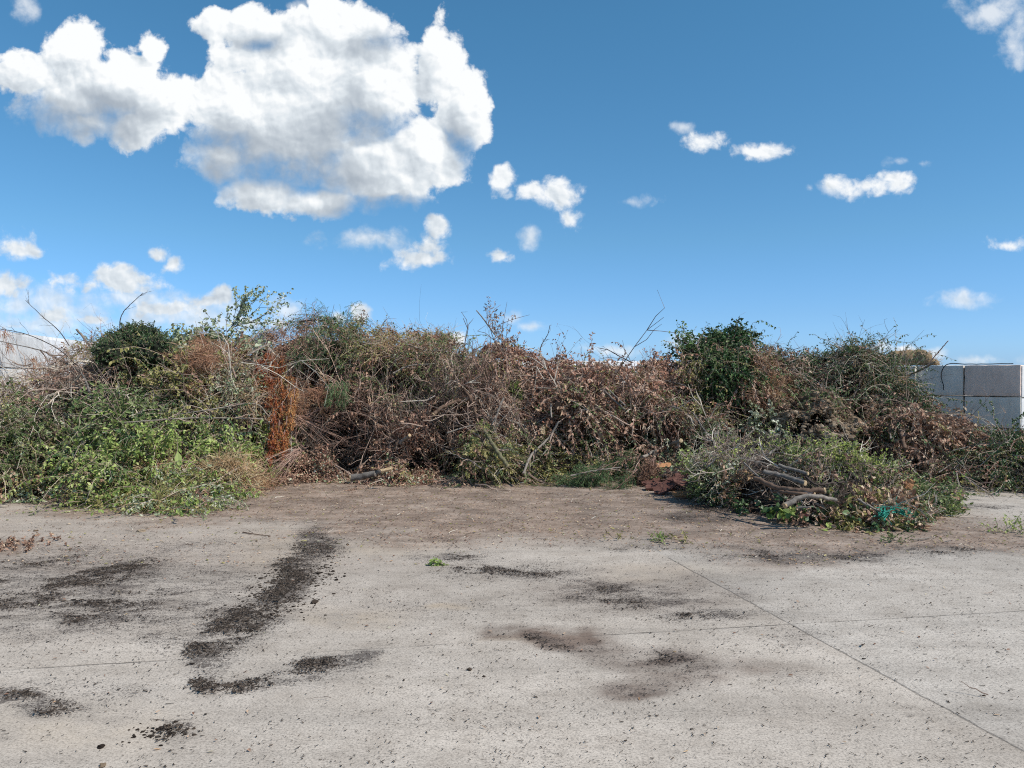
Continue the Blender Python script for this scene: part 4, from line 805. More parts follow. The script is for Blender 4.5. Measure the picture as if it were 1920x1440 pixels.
# soil clods beside the hedge clippings
for x, y, s, lab in ((1762, 903, .1, 'rounded soil clod between front heap and dark hedge clippings'), (1783, 917, .09, 'flat crumbled soil clod nearest the white bare roots'), (1745, 915, .07, 'smaller soil clod left of the rounded one')):
    a = Acc(); p = P(x, y, gd(y + 8)); p[2] = s * .5; lumps(a, p[None], s, 'soil', .75, 7, .45)
    tag(a.build('soil_clod'), lab, 'soil clod')

# ------------------------------------------------------------------ block walls
def concrete(name, tone, tint=(1, 1, 1)):
    m, nt = newmat(name); g = nt
    tc = N(g, 'ShaderNodeTexCoord')
    n1 = N(g, 'ShaderNodeTexNoise', i_Scale=2.2, i_Detail=9.0, i_Roughness=.6); n2 = N(g, 'ShaderNodeTexNoise', i_Scale=70., i_Detail=4.0, i_Roughness=.7)
    mp = N(g, 'ShaderNodeMapping'); mp.inputs['Scale'].default_value = (7, 7, .8); n3 = N(g, 'ShaderNodeTexNoise', i_Scale=1.6, i_Detail=5.0)
    g.links.new(tc.outputs['Object'], n1.inputs[0]); g.links.new(tc.outputs['Object'], n2.inputs[0]); g.links.new(tc.outputs['Object'], mp.inputs[0]); g.links.new(mp.outputs[0], n3.inputs[0])
    def c(k): return tuple(tone * k * t for t in tint)
    r = ramp(g, [(.25, c(.72)), (.42, c(.95)), (.6, c(1.04)), (.8, c(1.1))], n1.outputs[0])
    r3 = ramp(g, [(.3, .9), (.55, 1.), (1, 1.03)], n3.outputs[0])
    r2 = ramp(g, [(.3, .93), (.6, 1.03)], n2.outputs[0])
    v = N(g, 'ShaderNodeTexVoronoi', i_Scale=34.); g.links.new(tc.outputs['Object'], v.inputs['Vector']); rv_ = ramp(g, [(.0, .35), (.07, .5), (.12, 1.)], v.outputs['Distance'])
    nm = N(g, 'ShaderNodeTexNoise', i_Scale=4.5, i_Detail=3.0); g.links.new(tc.outputs['Object'], nm.inputs[0]); rm = ramp(g, [(.5, 0), (.68, 1)], nm.outputs[0])
    m1 = N(g, 'ShaderNodeMix', data_type='RGBA', blend_type='MULTIPLY'); m1.inputs[0].default_value = 1
    m2 = N(g, 'ShaderNodeMix', data_type='RGBA', blend_type='MULTIPLY'); m2.inputs[0].default_value = 1
    m3 = N(g, 'ShaderNodeMix', data_type='RGBA', blend_type='MULTIPLY')
    g.links.new(r.outputs[0], m1.inputs[6]); g.links.new(r3.outputs[0], m1.inputs[7]); g.links.new(m1.outputs[2], m2.inputs[6]); g.links.new(r2.outputs[0], m2.inputs[7])
    g.links.new(m2.outputs[2], m3.inputs[6]); g.links.new(rv_.outputs[0], m3.inputs[7]); g.links.new(rm.outputs[0], m3.inputs[0])
    b = N(g, 'ShaderNodeBsdfPrincipled', i_Roughness=.9); b.inputs['Specular IOR Level'].default_value = .2
    bp = N(g, 'ShaderNodeBump', i_Strength=.35, i_Distance=.01); g.links.new(n2.outputs[0], bp.inputs['Height']); g.links.new(bp.outputs[0], b.inputs['Normal'])
    g.links.new(m3.outputs[2], b.inputs['Base Color']); o = N(g, 'ShaderNodeOutputMaterial'); g.links.new(b.outputs[0], o.inputs[0])
    MATS[name] = m
concrete('concrete_grey', .74, (1.1, 1, .86)); concrete('concrete_dark', .7, (1.1, 1, .88)); concrete('concrete_pink', .6, (1.26, .98, .82)); concrete('concrete_light', .72, (1.02, 1, .97)); concrete('concrete_white', .82, (1.02, 1, .99))
def block(parent, p0, dirv, L, z0, H, D, mat, seed):
    """one cast block: outer face along p0->dirv, depth away from the camera side"""
    d = np.array([dirv[0], dirv[1], 0.]); d /= np.linalg.norm(d); n = np.array([d[1], -d[0], 0.])
    if n[1] > 0: n = -n
    nl, nh, nd = 18, 10, 6; gap = .006
    V = []; Q = []
    r = np.random.default_rng(seed); off = r.uniform(-.012, .012)
    def face(o, a, b, na, nb, flip):
        base_ = len(V)
        for i in range(na + 1):
            for j in range(nb + 1): V.append(o + a * i / na + b * j / nb)
        for i in range(na):
            for j in range(nb):
                k = base_ + i * (nb + 1) + j; q = [k, k + nb + 1, k + nb + 2, k + 1]; Q.append(q[::-1] if flip else q)
    o = np.array([p0[0], p0[1], z0 + gap]) + d * gap + n * off; a = d * (L - 2 * gap); u = np.array([0, 0, H - 2 * gap]); w = -n * D
    face(o, a, u, nl, nh, False); face(o + w, a, u, nl, nh, True); face(o, w, u, nd, nh, True); face(o + a, w, u, nd, nh, False)
    face(o + u, a, w, nl, nd, False); face(o, a, w, nl, nd, True)
    V = np.array(V); cen = o + a / 2 + u / 2 + w / 2
    e = V - cen; loc = np.stack([e @ d / (L / 2), e[:, 2] / (H / 2), e @ n / (D / 2)], -1)
    big = np.sort(np.abs(loc), axis=1); edge = np.clip((big[:, 1] - .93) / .07, 0, 1)
    inn = (edge * .012 + edge * .018 * np.clip(fbm(V * 9, 3, seed) * 2 - .8, 0, 1))[:, None]
    V = V - nz(e) * inn + (fbm(V * 14, 2, seed + 3)[:, None] - .5) * .006
    A = Acc(); A.add(V, np.array(Q), .5, mat); o_ = A.build('concrete_block', parent)
    if 'pink' in mat: o_['label'] = 'brownish pink concrete block'
    return o_
def wall(name, label, p0, p1, ztop, H, L, D, mats, ncourse, start=0, skip=()):
    p0 = np.array(p0, float); p1 = np.array(p1, float); d = p1 - p0; T = np.linalg.norm(d); d /= T
    root = thing(name, label, 'wall', (p0[0], p0[1], max(ztop - H * ncourse, 0)))
    k = 0
    for c in range(ncourse):
        z = ztop - H * (c + 1); s = -start if c % 2 == 0 else -start - L * .0
        while s < T - .02:
            a = max(s, 0); b = min(s + L, T)
            if b - a > .05:
                block(root, p0 + d * a, d, b - a, z, H, D, mats[k % len(mats)] if (c, int(round(s / L))) not in skip else mats[0], 100 + k * 7 + c); k += 1
            s += L
    return root
# right wall: runs towards the camera to the right, in shade
dR = 15.6; a0 = P(1719, 705, dR); a1 = P(1915, 705, 14.35)
Lw = float(np.linalg.norm((a1 - a0)[:2])); zt = 1.6 + (705 - 684.5) / F * 15.2
wr = thing('block_wall', 'grey shaded wall of large stacked concrete blocks at the right', 'wall', (a0[0], a0[1], 0))
dd = (a1 - a0)[:2] / Lw; half = Lw * .47
H_ = zt / 3
for c, (ma, mb) in enumerate((('concrete_dark', 'concrete_pink'), ('concrete_grey', 'concrete_grey'), ('concrete_grey', 'concrete_dark'))):
    h0 = half if c < 2 else half * .97
    block(wr, a0[:2], dd, h0, zt - H_ * (c + 1), H_, .6, ma, 11 + c); block(wr, a0[:2] + dd * h0, dd, Lw - h0, zt - H_ * (c + 1), H_, .6, mb, 31 + c)
# its hidden continuation to the left behind the brush
b1 = P(1717, 705, 15.5); b0 = P(1500, 705, 17.2)
for c in range(3):
    Lb = np.linalg.norm((b1 - b0)[:2]) / 2; d2 = nz((b1 - b0)[:2])
    for k in range(2): block(wr, b0[:2] + d2 * Lb * k, d2, Lb, zt - .01 - H_ * (c + 1), H_, .6, 'concrete_grey', 61 + c * 5 + k)
# sunlit return wall at the right edge
c0 = P(1916, 705, 14.36); wall('block_wall', 'sunlit pale return of the block wall at the very right edge', c0[:2], (c0[0] + 5.2, c0[1] + 3.4), zt - .02, H_, 1.25, .6, ['concrete_light', 'concrete_white'], 3, .2)
# left wall
l0 = P(-420, 705, 9.6); l1 = P(112, 705, 15.9)
lw0 = (-9.15, 10.6); lw1 = (-9.0 - .55, 17.2)
def lwall():
    z = 1.6 + (705 - 628) / F * 13.2
    pA = P(-2, 705, 13.0)[:2]; pB = P(108, 705, 15.6)[:2]; d = nz(pB - pA)
    wall('block_wall', 'bright sunlit wall of pale concrete blocks at the left edge', pA - d * 4.2, pB + d * 3.2, z, .58, 1.2, .6, ['concrete_light', 'concrete_white', 'concrete_light'], 4, .35)
    return z
zl = lwall()
# far wall seen through the gap
zb = 1.6 + (705 - 677) / F * 30
wall('block_wall', 'far sunlit pale wall seen through the gap in the heap', (-13, 24.5), (16, 32.8), zb, .6, 1.25, .6, ['concrete_white', 'concrete_light'], 4, .2)

# snow-white grit lying on the wall tops is only sunlit concrete; burlap rolls rest on the right wall
def roll(label, px, py, d, rx, ry, L, ang):
    a = Acc(); V, Q = sphere_tpl(12); c = P(px, py, d)
    s = np.array([rx * d / F, L, ry * d / F]); W = V * s
    W[:, 2] += .018 * np.sin(W[:, 0] * 60 + fbm(V * 3, 2, int(px)) * 6) * (V[:, 2] > -.5) + (fbm(V * 2.5 + px, 3, 4) - .5) * .09
    ca, sa = math.cos(ang), math.sin(ang); W = np.stack([W[:, 0] * ca - W[:, 1] * sa, W[:, 0] * sa + W[:, 1] * ca, W[:, 2]], -1)
    W = W + c; W[:, 2] = np.maximum(W[:, 2], zt + .003 + .01 * V[:, 2] * 0)
    a.add(W, Q, .5, 'burlap')
    f = Acc(); n = 90; p, nn = blob_points(c, s * .95, n, 3, .1); p[:, 2] = np.maximum(p[:, 2], zt + .03); p = p[nn[:, 2] > -.1]; nn = nn[nn[:, 2] > -.1]
    root = thing('burlap_roll', label, 'burlap', (c[0], c[1], zt + .003))
    a.build('cloth', root, True); blades(f, p, nn, 'straw', L=.12, r=.003, n=4); f.build('frayed_threads', root)
for lab, px, py, rx, ry, ang in (('flat leftmost roll of tan burlap matting on the right wall', 1652, 680, 32, 13, .1), ('rounded brown burlap roll second from the left on the wall', 1680, 676, 22, 17, .3), ('large light tan burlap roll in the middle of the wall pile', 1706, 675, 25, 18, -.1), ('darker burlap roll topmost at the right of the wall pile', 1728, 675, 17, 18, .2), ('ragged end of burlap matting nearest the thin pole', 1744, 682, 14, 10, .0)):
    dcur = float(np.interp(px, [1500, 1717, 1915], [17.2, 15.6, 14.4])) + .18
    roll(lab, px, py, dcur, rx, ry, .22, ang)
# dark cord over the wall top and down its face
def wpt(px, py, o): # point on right wall face
    d = float(np.interp(px, [1719, 1915], [15.6, 14.35])); return P(px, py, d - o)
a = Acc(); nrm_in = .1
path = [wpt(1900, 683, -.2), wpt(1850, 682.5, -.15), wpt(1810, 682.5, -.1), wpt(1785, 681.5, -.03), wpt(1772, 686, .06), wpt(1766, 697, .06), wpt(1765, 708, .06), wpt(1769, 722, .07), wpt(1769, 731, .07)]
for q in path[:3]: q[2] = zt + .018
limb(a, path, .010, .008, 'cord_black', 6, 40, .05); tag(a.build('rubber_cord'), 'black cord draped over the top and face of the right wall', 'cord')
a = Acc(); limb(a, [wpt(1735, 776, .08), wpt(1755, 772, .1), wpt(1770, 773, .12)], .012, .008, 'bark_dark', 6, 10); tag(a.build('dark_stick'), 'short dark stick crossing the lower face of the right wall', 'stick')

# ------------------------------------------------------------------ ground
def axis(lo, hi, a, b, da, n_out):
    k = np.arange(a, b + 1e-6, da); g = 1.28 ** np.arange(1, n_out + 1); e = np.cumsum(g) * da * 3
    return np.concatenate([(a - e)[::-1], k, b + e])
xs = axis(0, 0, -10.5, 11.5, .045, 28); ys = axis(0, 0, 2.2, 13.5, .035, 28)
X, Y = np.meshgrid(xs, ys, indexing='ij'); G3 = np.stack([X, Y, np.zeros_like(X)], -1)
Yc = np.maximum(Y, 1.2); gpx, gpy = proj(np.stack([X, Yc, 0 * X], -1))
ok = (Y > 1.2)
wx = gpx + (fbm(G3 * 2.0, 4, 51) - .5) * 90 * np.clip(4 / Yc, .4, 1.2); wy = gpy + (fbm(G3 * 2.0 + 40, 4, 61) - .5) * 60 * np.clip(4 / Yc, .25, 1.2) ** 1.5
def ell(cx, cy, rx, ry, s=1., soft=.5):
    q = np.sqrt(((wx - cx) / rx) ** 2 + ((wy - cy) / ry) ** 2); return s * np.clip((1 + soft - q) / (2 * soft), 0, 1)
def stroke(pts, s=1., soft=.5):
    out = 0 * wx
    for (x0, y0, w0), (x1, y1, w1) in zip(pts[:-1], pts[1:]):
        dx, dy = x1 - x0, (y1 - y0); k = 1.6
        t = np.clip(((wx - x0) * dx + (wy - y0) * k * k * dy) / (dx * dx + k * k * dy * dy), 0, 1)
        q = np.hypot(wx - x0 - t * dx, k * (wy - y0 - t * dy)) / (w0 + (w1 - w0) * t)
        out = np.maximum(out, np.clip((1 + soft - q) / (2 * soft), 0, 1))
    return out * s
dark = np.zeros_like(X); brown = np.zeros_like(X); och = np.zeros_like(X)
for st in (stroke([(590, 1002, 34), (592, 1035, 42), (565, 1080, 46), (520, 1135, 38)], 1.), stroke([(520, 1135, 40), (450, 1180, 62), (385, 1232, 42), (405, 1285, 36)], .78),
           stroke([(400, 1288, 26), (500, 1274, 20), (585, 1248, 28), (690, 1226, 18)], .95), ell(302, 1374, 40, 18, .95), ell(150, 1100, 260, 62, .8, .6), ell(60, 1160, 160, 26, .6), ell(360, 1110, 180, 58, .5, .7), ell(60, 1325, 110, 15, .9),
           ell(200, 1300, 120, 16, .3), ell(840, 1047, 80, 12, .62), ell(970, 1070, 90, 12, .55), ell(70, 1195, 60, 8, .5), ell(1350, 1160, 110, 16, .6), ell(1210, 1115, 170, 28, .62), ell(960, 1075, 160, 18, .6), ell(1560, 1048, 230, 12, .6), ell(1270, 1026, 150, 10, .6),
           ell(1750, 1035, 110, 12, .6), stroke([(1000, 1195, 14), (1180, 1225, 30), (1330, 1258, 30), (1150, 1298, 26)], .5), ell(1480, 1195, 60, 12, .32), ell(1490, 1277, 50, 14, .25), ell(1840, 950, 70, 5, .5), ell(330, 1200, 90, 30, .4), ell(900, 1130, 300, 40, .18), ell(1340, 960, 110, 14, .75), ell(350, 1030, 180, 20, .3)):  # includes a painted shadow patch along the front heap's left foot
    dark = np.maximum(dark, st)
lower = np.interp(wx, [0, 130, 430, 600, 720, 1000, 1200, 1400, 1700, 1920, 2300], [940, 975, 988, 1000, 1012, 1008, 1024, 1044, 1040, 1024, 1010])
lower = lower + (fbm(G3 * np.array([.8, 1.6, 1]) + 9, 4, 140) - .5) * 70
brown = np.clip((lower - wy + 22) / 44, 0, 1) * np.clip(.0 + (wx + 400) / 500, 0, 1) * np.clip((1880 - wx + (wy - 960) * 6) / 260, 0, 1) * (.9 + .4 * np.clip((fbm(G3 * np.array([.9, 2., 1]), 5, 141, .6) - .35) * 3, 0, 1))
brown = np.maximum(brown, stroke([(930, 1192, 22), (1100, 1198, 30), (1200, 1240, 44), (1330, 1262, 38), (1150, 1300, 30)], 1.))
brown = np.maximum(brown, np.maximum(ell(1400, 1255, 100, 16, .5), ell(1190, 1110, 190, 34, .5))); brown = np.maximum(brown, ell(25, 1022, 50, 14, .9))
brown = np.maximum(brown, ell(150, 1060, 460, 100, .4, .8))
for st in (ell(640, 1155, 110, 20, .6), ell(830, 1140, 40, 8, .9), ell(520, 1035, 90, 40, .55), ell(980, 1205, 60, 6, .8), ell(150, 1370, 180, 50, .35), ell(1250, 1075, 130, 12, .35), ell(700, 1030, 120, 14, .4), ell(1000, 960, 400, 30, .3)): och = np.maximum(och, st)
brk = np.clip((fbm(G3 * np.array([2.2, 3.2, 1]), 5, 91, .6) - .36) * 4.2, 0, 1.3); brk2 = np.clip((fbm(G3 * np.array([7, 11, 1]), 4, 92, .6) - .34) * 3.6, 0, 1.25)
dark = np.clip(dark * (.6 + .5 * brk) * (.6 + .5 * brk2), 0, 1)
core = np.maximum(stroke([(598, 1003, 24), (592, 1035, 34), (570, 1075, 40), (530, 1125, 26)], 1.), ell(302, 1374, 30, 13, 1.)); dark = np.maximum(dark, core * (.6 + .4 * brk2))
brown = np.where(gpy > 1075, brown * (.55 + .5 * brk) * (.65 + .45 * brk2), brown)
for k in (dark, brown, och): k *= ok
far = Y > 13.4
brown = np.where(far, .4, brown)
Zg = .028 * np.clip(dark - .55, 0, 1) * fbm(G3 * 14, 3, 71) * 1.6
Zg = Zg * ((Y < 13) & (Y > 2.3))
nx_, ny_ = X.shape; i = np.arange(nx_ * ny_).reshape(nx_, ny_)
q = np.stack([i[:-1, :-1], i[1:, :-1], i[1:, 1:], i[:-1, 1:]], -1).reshape(-1, 4)
m, g = newmat('ground_concrete'); MATS['ground_concrete'] = m
A = Acc(); A.add(np.stack([X, Y, Zg], -1), q, 0., 'ground_concrete'); gr = A.build('ground', None, True, origin=(0, 0, 0)); gr['kind'] = 'structure'
gr['label'] = 'pale stained concrete yard floor with dark debris marks and joints'; gr['category'] = 'ground'
for nm, arr in (('dark', dark), ('brown', brown), ('ochre', och)):
    at = gr.data.attributes.new(nm, 'FLOAT', 'POINT'); at.data.foreach_set('value', arr.astype(np.float32).ravel())
lk = g.links.new
def nd(t, **k): return N(g, t, **k)
geo = nd('ShaderNodeNewGeometry'); pos = geo.outputs['Position']
def noise_(scale, detail=6., rough=.6, vec=pos, dist=0.):
    n = nd('ShaderNodeTexNoise', i_Scale=scale, i_Detail=detail, i_Roughness=rough, i_Distortion=dist); lk(vec, n.inputs[0]); return n.outputs[0]
def mth(op, a, b=None, c=None, clamp=False):
    n = nd('ShaderNodeMath', operation=op, use_clamp=clamp)
    for k, v in enumerate((a, b, c)):
        if v is None: continue
        if isinstance(v, (int, float)): n.inputs[k].default_value = v
        else: lk(v, n.inputs[k])
    return n.outputs[0]
def mix(f, a, b, bt='MIX'):
    n = nd('ShaderNodeMix', data_type='RGBA', blend_type=bt)
    if isinstance(f, (int, float)): n.inputs[0].default_value = f
    else: lk(f, n.inputs[0])
    for k, v in ((6, a), (7, b)):
        if isinstance(v, tuple): n.inputs[k].default_value = (*v, 1)
        else: lk(v, n.inputs[k])
    return n.outputs[2]
def att(nm): return nd('ShaderNodeAttribute', attribute_name=nm).outputs['Fac']
aD, aB, aO = att('dark'), att('brown'), att('ochre')
big = noise_(.5, 5); med = noise_(3.2, 8, .65); fine = noise_(85., 4., .8); mid2 = noise_(22., 6, .7)
basec = ramp(g, [(.3, (.38, .323, .264)), (.5, (.457, .395, .328)), (.7, (.517, .45, .377))], med).outputs[0]
basec = mix(1., basec, ramp(g, [(.35, .84), (.65, 1.08)], big).outputs[0], 'MULTIPLY')
vor = nd('ShaderNodeTexVoronoi', i_Scale=150.); lk(pos, vor.inputs['Vector'])
basec = mix(.85, basec, ramp(g, [(.34, .30), (.45, .9), (.58, 1.25)], fine).outputs[0], 'MULTIPLY')
basec = mix(.5, basec, ramp(g, [(0., .72), (.25, 1.), (.8, 1.08)], vor.outputs['Distance']).outputs[0], 'MULTIPLY')
basec = mix(1., basec, ramp(g, [(.38, .86), (.5, 1.), (.7, 1.04)], mid2).outputs[0], 'MULTIPLY')
def nd_y(v):
    n = nd('ShaderNodeSeparateXYZ'); lk(v, n.inputs[0]); return n.outputs[1]
# ochre bleached patches
basec = mix(mth('MULTIPLY', aO, ramp(g, [(.35, 0.), (.6, .9)], med).outputs[0]), basec, (.46, .36, .25))
# brown dust
bn = noise_(9., 8, .7); bf = mth('MULTIPLY', aB, ramp(g, [(.22, .55), (.55, 1.1)], bn).outputs[0], clamp=True)
streak = nd('ShaderNodeMapping'); streak.inputs['Scale'].default_value = (1., 2.1, 1); streak.inputs['Rotation'].default_value = (0, 0, .3); lk(pos, streak.inputs[0])
sn = noise_(2.2, 9, .72, streak.outputs[0])
bcol = ramp(g, [(.32, (.20, .142, .104)), (.5, (.325, .242, .184)), (.66, (.44, .342, .27))], sn).outputs[0]
bcol = mix(.8, bcol, ramp(g, [(.3, .6), (.5, 1.), (.65, 1.2)], fine).outputs[0], 'MULTIPLY')
bcol = mix(mth('MULTIPLY', mth('LESS_THAN', nd_y(pos), 6.3), .8), bcol, mix(1., bcol, (.52, .50, .50), 'MULTIPLY'))
bcol = mix(ramp(g, [(.40, .55), (.56, 0.)], noise_(1.7, 7, .7)).outputs[0], bcol, (.13, .098, .078))
basec = mix(bf, basec, bcol)
# fine dark crumbs everywhere: amount follows the map of debris and painted heap shadow
an = nd('ShaderNodeMapping'); an.inputs['Scale'].default_value = (.6, 1.25, 1); an.inputs['Rotation'].default_value = (0, 0, .5); lk(pos, an.inputs[0])
cr = noise_(80., 4., .7, dist=.4); cr2 = noise_(22., 8., .8, an.outputs[0], .5); crumb = mth('ADD', mth('MULTIPLY', cr, .55), mth('MULTIPLY', cr2, .45))
thr = mth('SUBTRACT', .605, mth('MULTIPLY', aD, .145)); thr = mth('SUBTRACT', thr, mth('MULTIPLY', aB, .012)); thr = mth('ADD', thr, mth('MULTIPLY', mth('SUBTRACT', .5, big), .18))
md = nd('ShaderNodeMapRange', interpolation_type='SMOOTHSTEP'); lk(mth('SUBTRACT', crumb, thr), md.inputs[0]); md.inputs[1].default_value = -.03; md.inputs[2].default_value = .03
dcol = ramp(g, [(.3, (.032, .024, .021)), (.5, (.075, .058, .049)), (.68, (.17, .135, .11))], noise_(60., 4., .7)).outputs[0]
basec = mix(mth('MULTIPLY', md.outputs[0], .9), basec, dcol)
# soft grey staining under the crumbs, and the painted heap shadow
basec = mix(mth('MULTIPLY', aD, .42), basec, (.14, .12, .105))
# slab to slab tone change and worn sweeping marks
sepx = nd('ShaderNodeSeparateXYZ'); lk(pos, sepx.inputs[0])
sl1 = mth('GREATER_THAN', mth('ADD', sepx.outputs[0], mth('MULTIPLY', sepx.outputs[1], .232)), 2.938)
sl2 = mth('GREATER_THAN', mth('SUBTRACT', sepx.outputs[1], mth('MULTIPLY', sepx.outputs[0], .168)), 4.638)
basec = mix(mth('MULTIPLY', sl1, .55), basec, mix(1., basec, (.93, .965, 1.0), 'MULTIPLY'))
basec = mix(mth('MULTIPLY', sl2, .6), basec, mix(1., basec, (.94, .935, .93), 'MULTIPLY'))
tr = nd('ShaderNodeMapping'); tr.inputs['Scale'].default_value = (.25, 2.6, 1); tr.inputs['Rotation'].default_value = (0, 0, -.35); lk(pos, tr.inputs[0])
basec = mix(1., basec, ramp(g, [(.36, .88), (.5, 1.), (.66, 1.05)], noise_(1.3, 6, .65, tr.outputs[0])).outputs[0], 'MULTIPLY')
# joints
sep = nd('ShaderNodeSeparateXYZ'); lk(pos, sep.inputs[0]); wob = mth('MULTIPLY', mth('SUBTRACT', noise_(5., 8., .75), .5), .042); wvar = ramp(g, [(.3, 1.), (.5, .5), (.7, .25)], noise_(8., 4., .7)).outputs[0]
def joint(x0, y0, x1, y1, w=.006, s=.8):
    L = math.hypot(x1 - x0, y1 - y0); nx, ny = -(y1 - y0) / L, (x1 - x0) / L
    d = mth('ADD', mth('MULTIPLY', sep.outputs[0], nx), mth('MULTIPLY', sep.outputs[1], ny)); d = mth('ABSOLUTE', mth('ADD', mth('SUBTRACT', d, nx * x0 + ny * y0), wob))
    r = nd('ShaderNodeMapRange', interpolation_type='SMOOTHSTEP'); lk(mth('MULTIPLY', d, mth('MULTIPLY', wvar, 2.)), r.inputs[0]); r.inputs[1].default_value = w * 2.6; r.inputs[2].default_value = w * .4
    return mth('MULTIPLY', r.outputs[0], s)
gap_n = ramp(g, [(.42, .05), (.6, 1.)], noise_(1.9, 5.)).outputs[0]
j1 = mth('MULTIPLY', joint(1.34, 6.89, 2.18, 3.27, .0045, .55), mth('LESS_THAN', sep.outputs[1], 6.75)); j2 = mth('MULTIPLY', joint(-2.78, 4.17, 3.22, 5.18, .0045, .7), gap_n)
j3 = mth('MULTIPLY', joint(-3.6, 6.0, -2.76, 2.4, .005, .0), gap_n)
jj = mth('MAXIMUM', j1, j2)
basec = mix(jj, basec, (.06, .05, .042))
bs = nd('ShaderNodeBsdfPrincipled', i_Roughness=.92); bs.inputs['Specular IOR Level'].default_value = .15; lk(basec, bs.inputs['Base Color'])
hgt = mth('ADD', mth('MULTIPLY', fine, .35), mth('ADD', mth('MULTIPLY', md.outputs[0], 1.2), mth('MULTIPLY', jj, -2.)))
bp = nd('ShaderNodeBump', i_Strength=.5, i_Distance=.006); lk(hgt, bp.inputs['Height']); lk(bp.outputs[0], bs.inputs['Normal'])
oo = nd('ShaderNodeOutputMaterial'); lk(bs.outputs[0], oo.inputs[0])

# loose debris on the concrete, real geometry
def scatter(n, weight, xr=(-10, 11), yr=(2.4, 12)):
    pts = []; tot = 0
    while tot < n:
        m_ = 60000; x = U(*xr, m_); u = U(0, 1, m_); y = yr[0] * (yr[1] / yr[0]) ** u
        ix = np.clip(np.searchsorted(xs, x), 0, len(xs) - 1); iy = np.clip(np.searchsorted(ys, y), 0, len(ys) - 1)
        k = (U(0, 1, m_) < weight[ix, iy]) & (np.abs(x) < y * .72 + .4); pts.append(np.stack([x[k], y[k], Zg[ix, iy][k] + .004], -1)); tot += k.sum()
    return np.concatenate(pts)[:n]
def chips(acc, p, l, w, mat, r=None):
    n = len(p); th = U(0, 6.28, n); a = np.stack([np.cos(th), np.sin(th), U(-.12, .12, n)], -1); b = np.stack([-np.sin(th), np.cos(th), U(-.3, .3, n)], -1)
    l = l * np.exp(rng.normal(size=n) * .5); w = w * np.exp(rng.normal(size=n) * .4); t = w * .55
    V = p[:, None, :] + np.array([0, 0, 1.]) * (t * .5)[:, None, None] + _cb[None, :, 0:1] * .5 * (a * l[:, None])[:, None, :] * (1 - .35 * (_cb[None, :, 1:2] > 0) * U(0, 1, n, 1, 1)) + _cb[None, :, 1:2] * .5 * (b * w[:, None])[:, None, :] * (1 - .6 * (_cb[None, :, 0:1] > 0)) + _cb[None, :, 2:3] * .5 * np.array([0, 0, 1.]) * t[:, None, None]
    acc.add(V, _cf[None] + np.arange(n)[:, None, None] * 8, np.repeat(U(0, 1, n) if r is None else r, 8), mat)
clump = fbm(G3 * 3.5, 4, 88)
a = Acc(); chips(a, scatter(16000, np.clip(dark - .35, 0, 1) ** 1.5 * np.clip(clump * 2.6 - .8, 0, 1)), .011, .004, 'chips')
tag(a.build('mulch_debris'), 'dark mulch crumbs lying thick in streaks on the concrete', 'debris', kind='stuff')
a = Acc(); fine_=1; chips(a, scatter(24000, .05 + .3 * np.clip(dark, 0, .5) + .15 * np.clip(clump * 3 - 1.2, 0, 1)), .0085, .0026, 'chips')
tag(a.build('wood_chips'), 'thin scatter of fine dark wood chips over the open concrete', 'debris', kind='stuff')
near = np.clip(brown, 0, 1) * (gpy < 1060)
a = Acc(); p = scatter(9000, near * .7 + .01); litter(a, p + [0, 0, .004], np.tile([0, 0, 1.], (len(p), 1)), 'brown_leaf', .022, .5, .4, .35)
p = scatter(3200, near * .6 + .006); litter(a, p + [0, 0, .004], np.tile([0, 0, 1.], (len(p), 1)), 'straw', .03, .25, .3, .3)
p = scatter(1500, near * .5); litter(a, p + [0, 0, .004], np.tile([0, 0, 1.], (len(p), 1)), 'olive', .03, .5, .4, .35)
p = scatter(1200, near * .6 + .004); twigs(a, p + [0, 0, .012], np.tile([0, 0, 1.], (len(p), 1)), 'twig', L=.09, r=.0025, out=0, bend=.3, sub=0, grav=0, dirs=rv(len(p)) * [1, 1, .04])
for v in a.v: v[:, 2] = np.clip(v[:, 2], .003, .06)
tag(a.build('leaf_debris'), 'small dry leaves, straw and twigs scattered over the brown dust strip', 'leaf litter', kind='stuff')
# single lumps and tufts on the concrete
def gnd(px, py): p = P(px, py, gd(py)); p[2] = 0; return p
for x, y, s, mat, lab in ((1262 / 2 + 0, 1088, .022, 'compost', 'small dark mulch lump right of the broad dark streak'), (590, 1130, .035, 'compost', 'black mulch lump standing alone below the broad dark streak'), (880, 1257, .03, 'compost', 'dark round lump on bare concrete in the lower middle'), (757, 1276, .02, 'compost', 'small dark lump left of the dark round one'),
                        (907, 1269, .012, 'compost', 'tiny black crumb beside the dark round lump'), (192, 1437, .03, 'soil', 'brown stone at the bottom edge at the left'), (190, 1401, .022, 'compost', 'flat dark wood piece in the lower left corner'), (67, 996, .03, 'soil', 'small grey stone near the left foot of the heap'), (265, 997, .035, 'soil', 'flat grey stone in front of the low cut weeds'), (1845, 1305, .014, 'compost', 'tiny dark crumb at the lower right')):
    a = Acc(); p = gnd(x, y); s *= .6; p[2] = s * .3; lumps(a, p[None], s, mat, .55, 6, .6); tag(a.build('debris_lump'), lab, 'lump')
a = Acc(); pc = [gnd(560, 1088), gnd(548, 1075), gnd(575, 1072), gnd(600, 1045), gnd(520, 1125), gnd(596, 1020), gnd(535, 1100), gnd(505, 1140)]
pp = np.concatenate([np.array(p) + rng.normal(size=(150, 3)) * [.14, .14, 0] for p in pc]); lumps(a, pp, .008, 'compost', .6, 1, .4)
pp = np.concatenate([np.array(p) + rng.normal(size=(60, 3)) * [.09, .05, 0] for p in pc[:2] + [gnd(302, 1374)]]); lumps(a, pp, .0065, 'compost', .7, 2, .5)
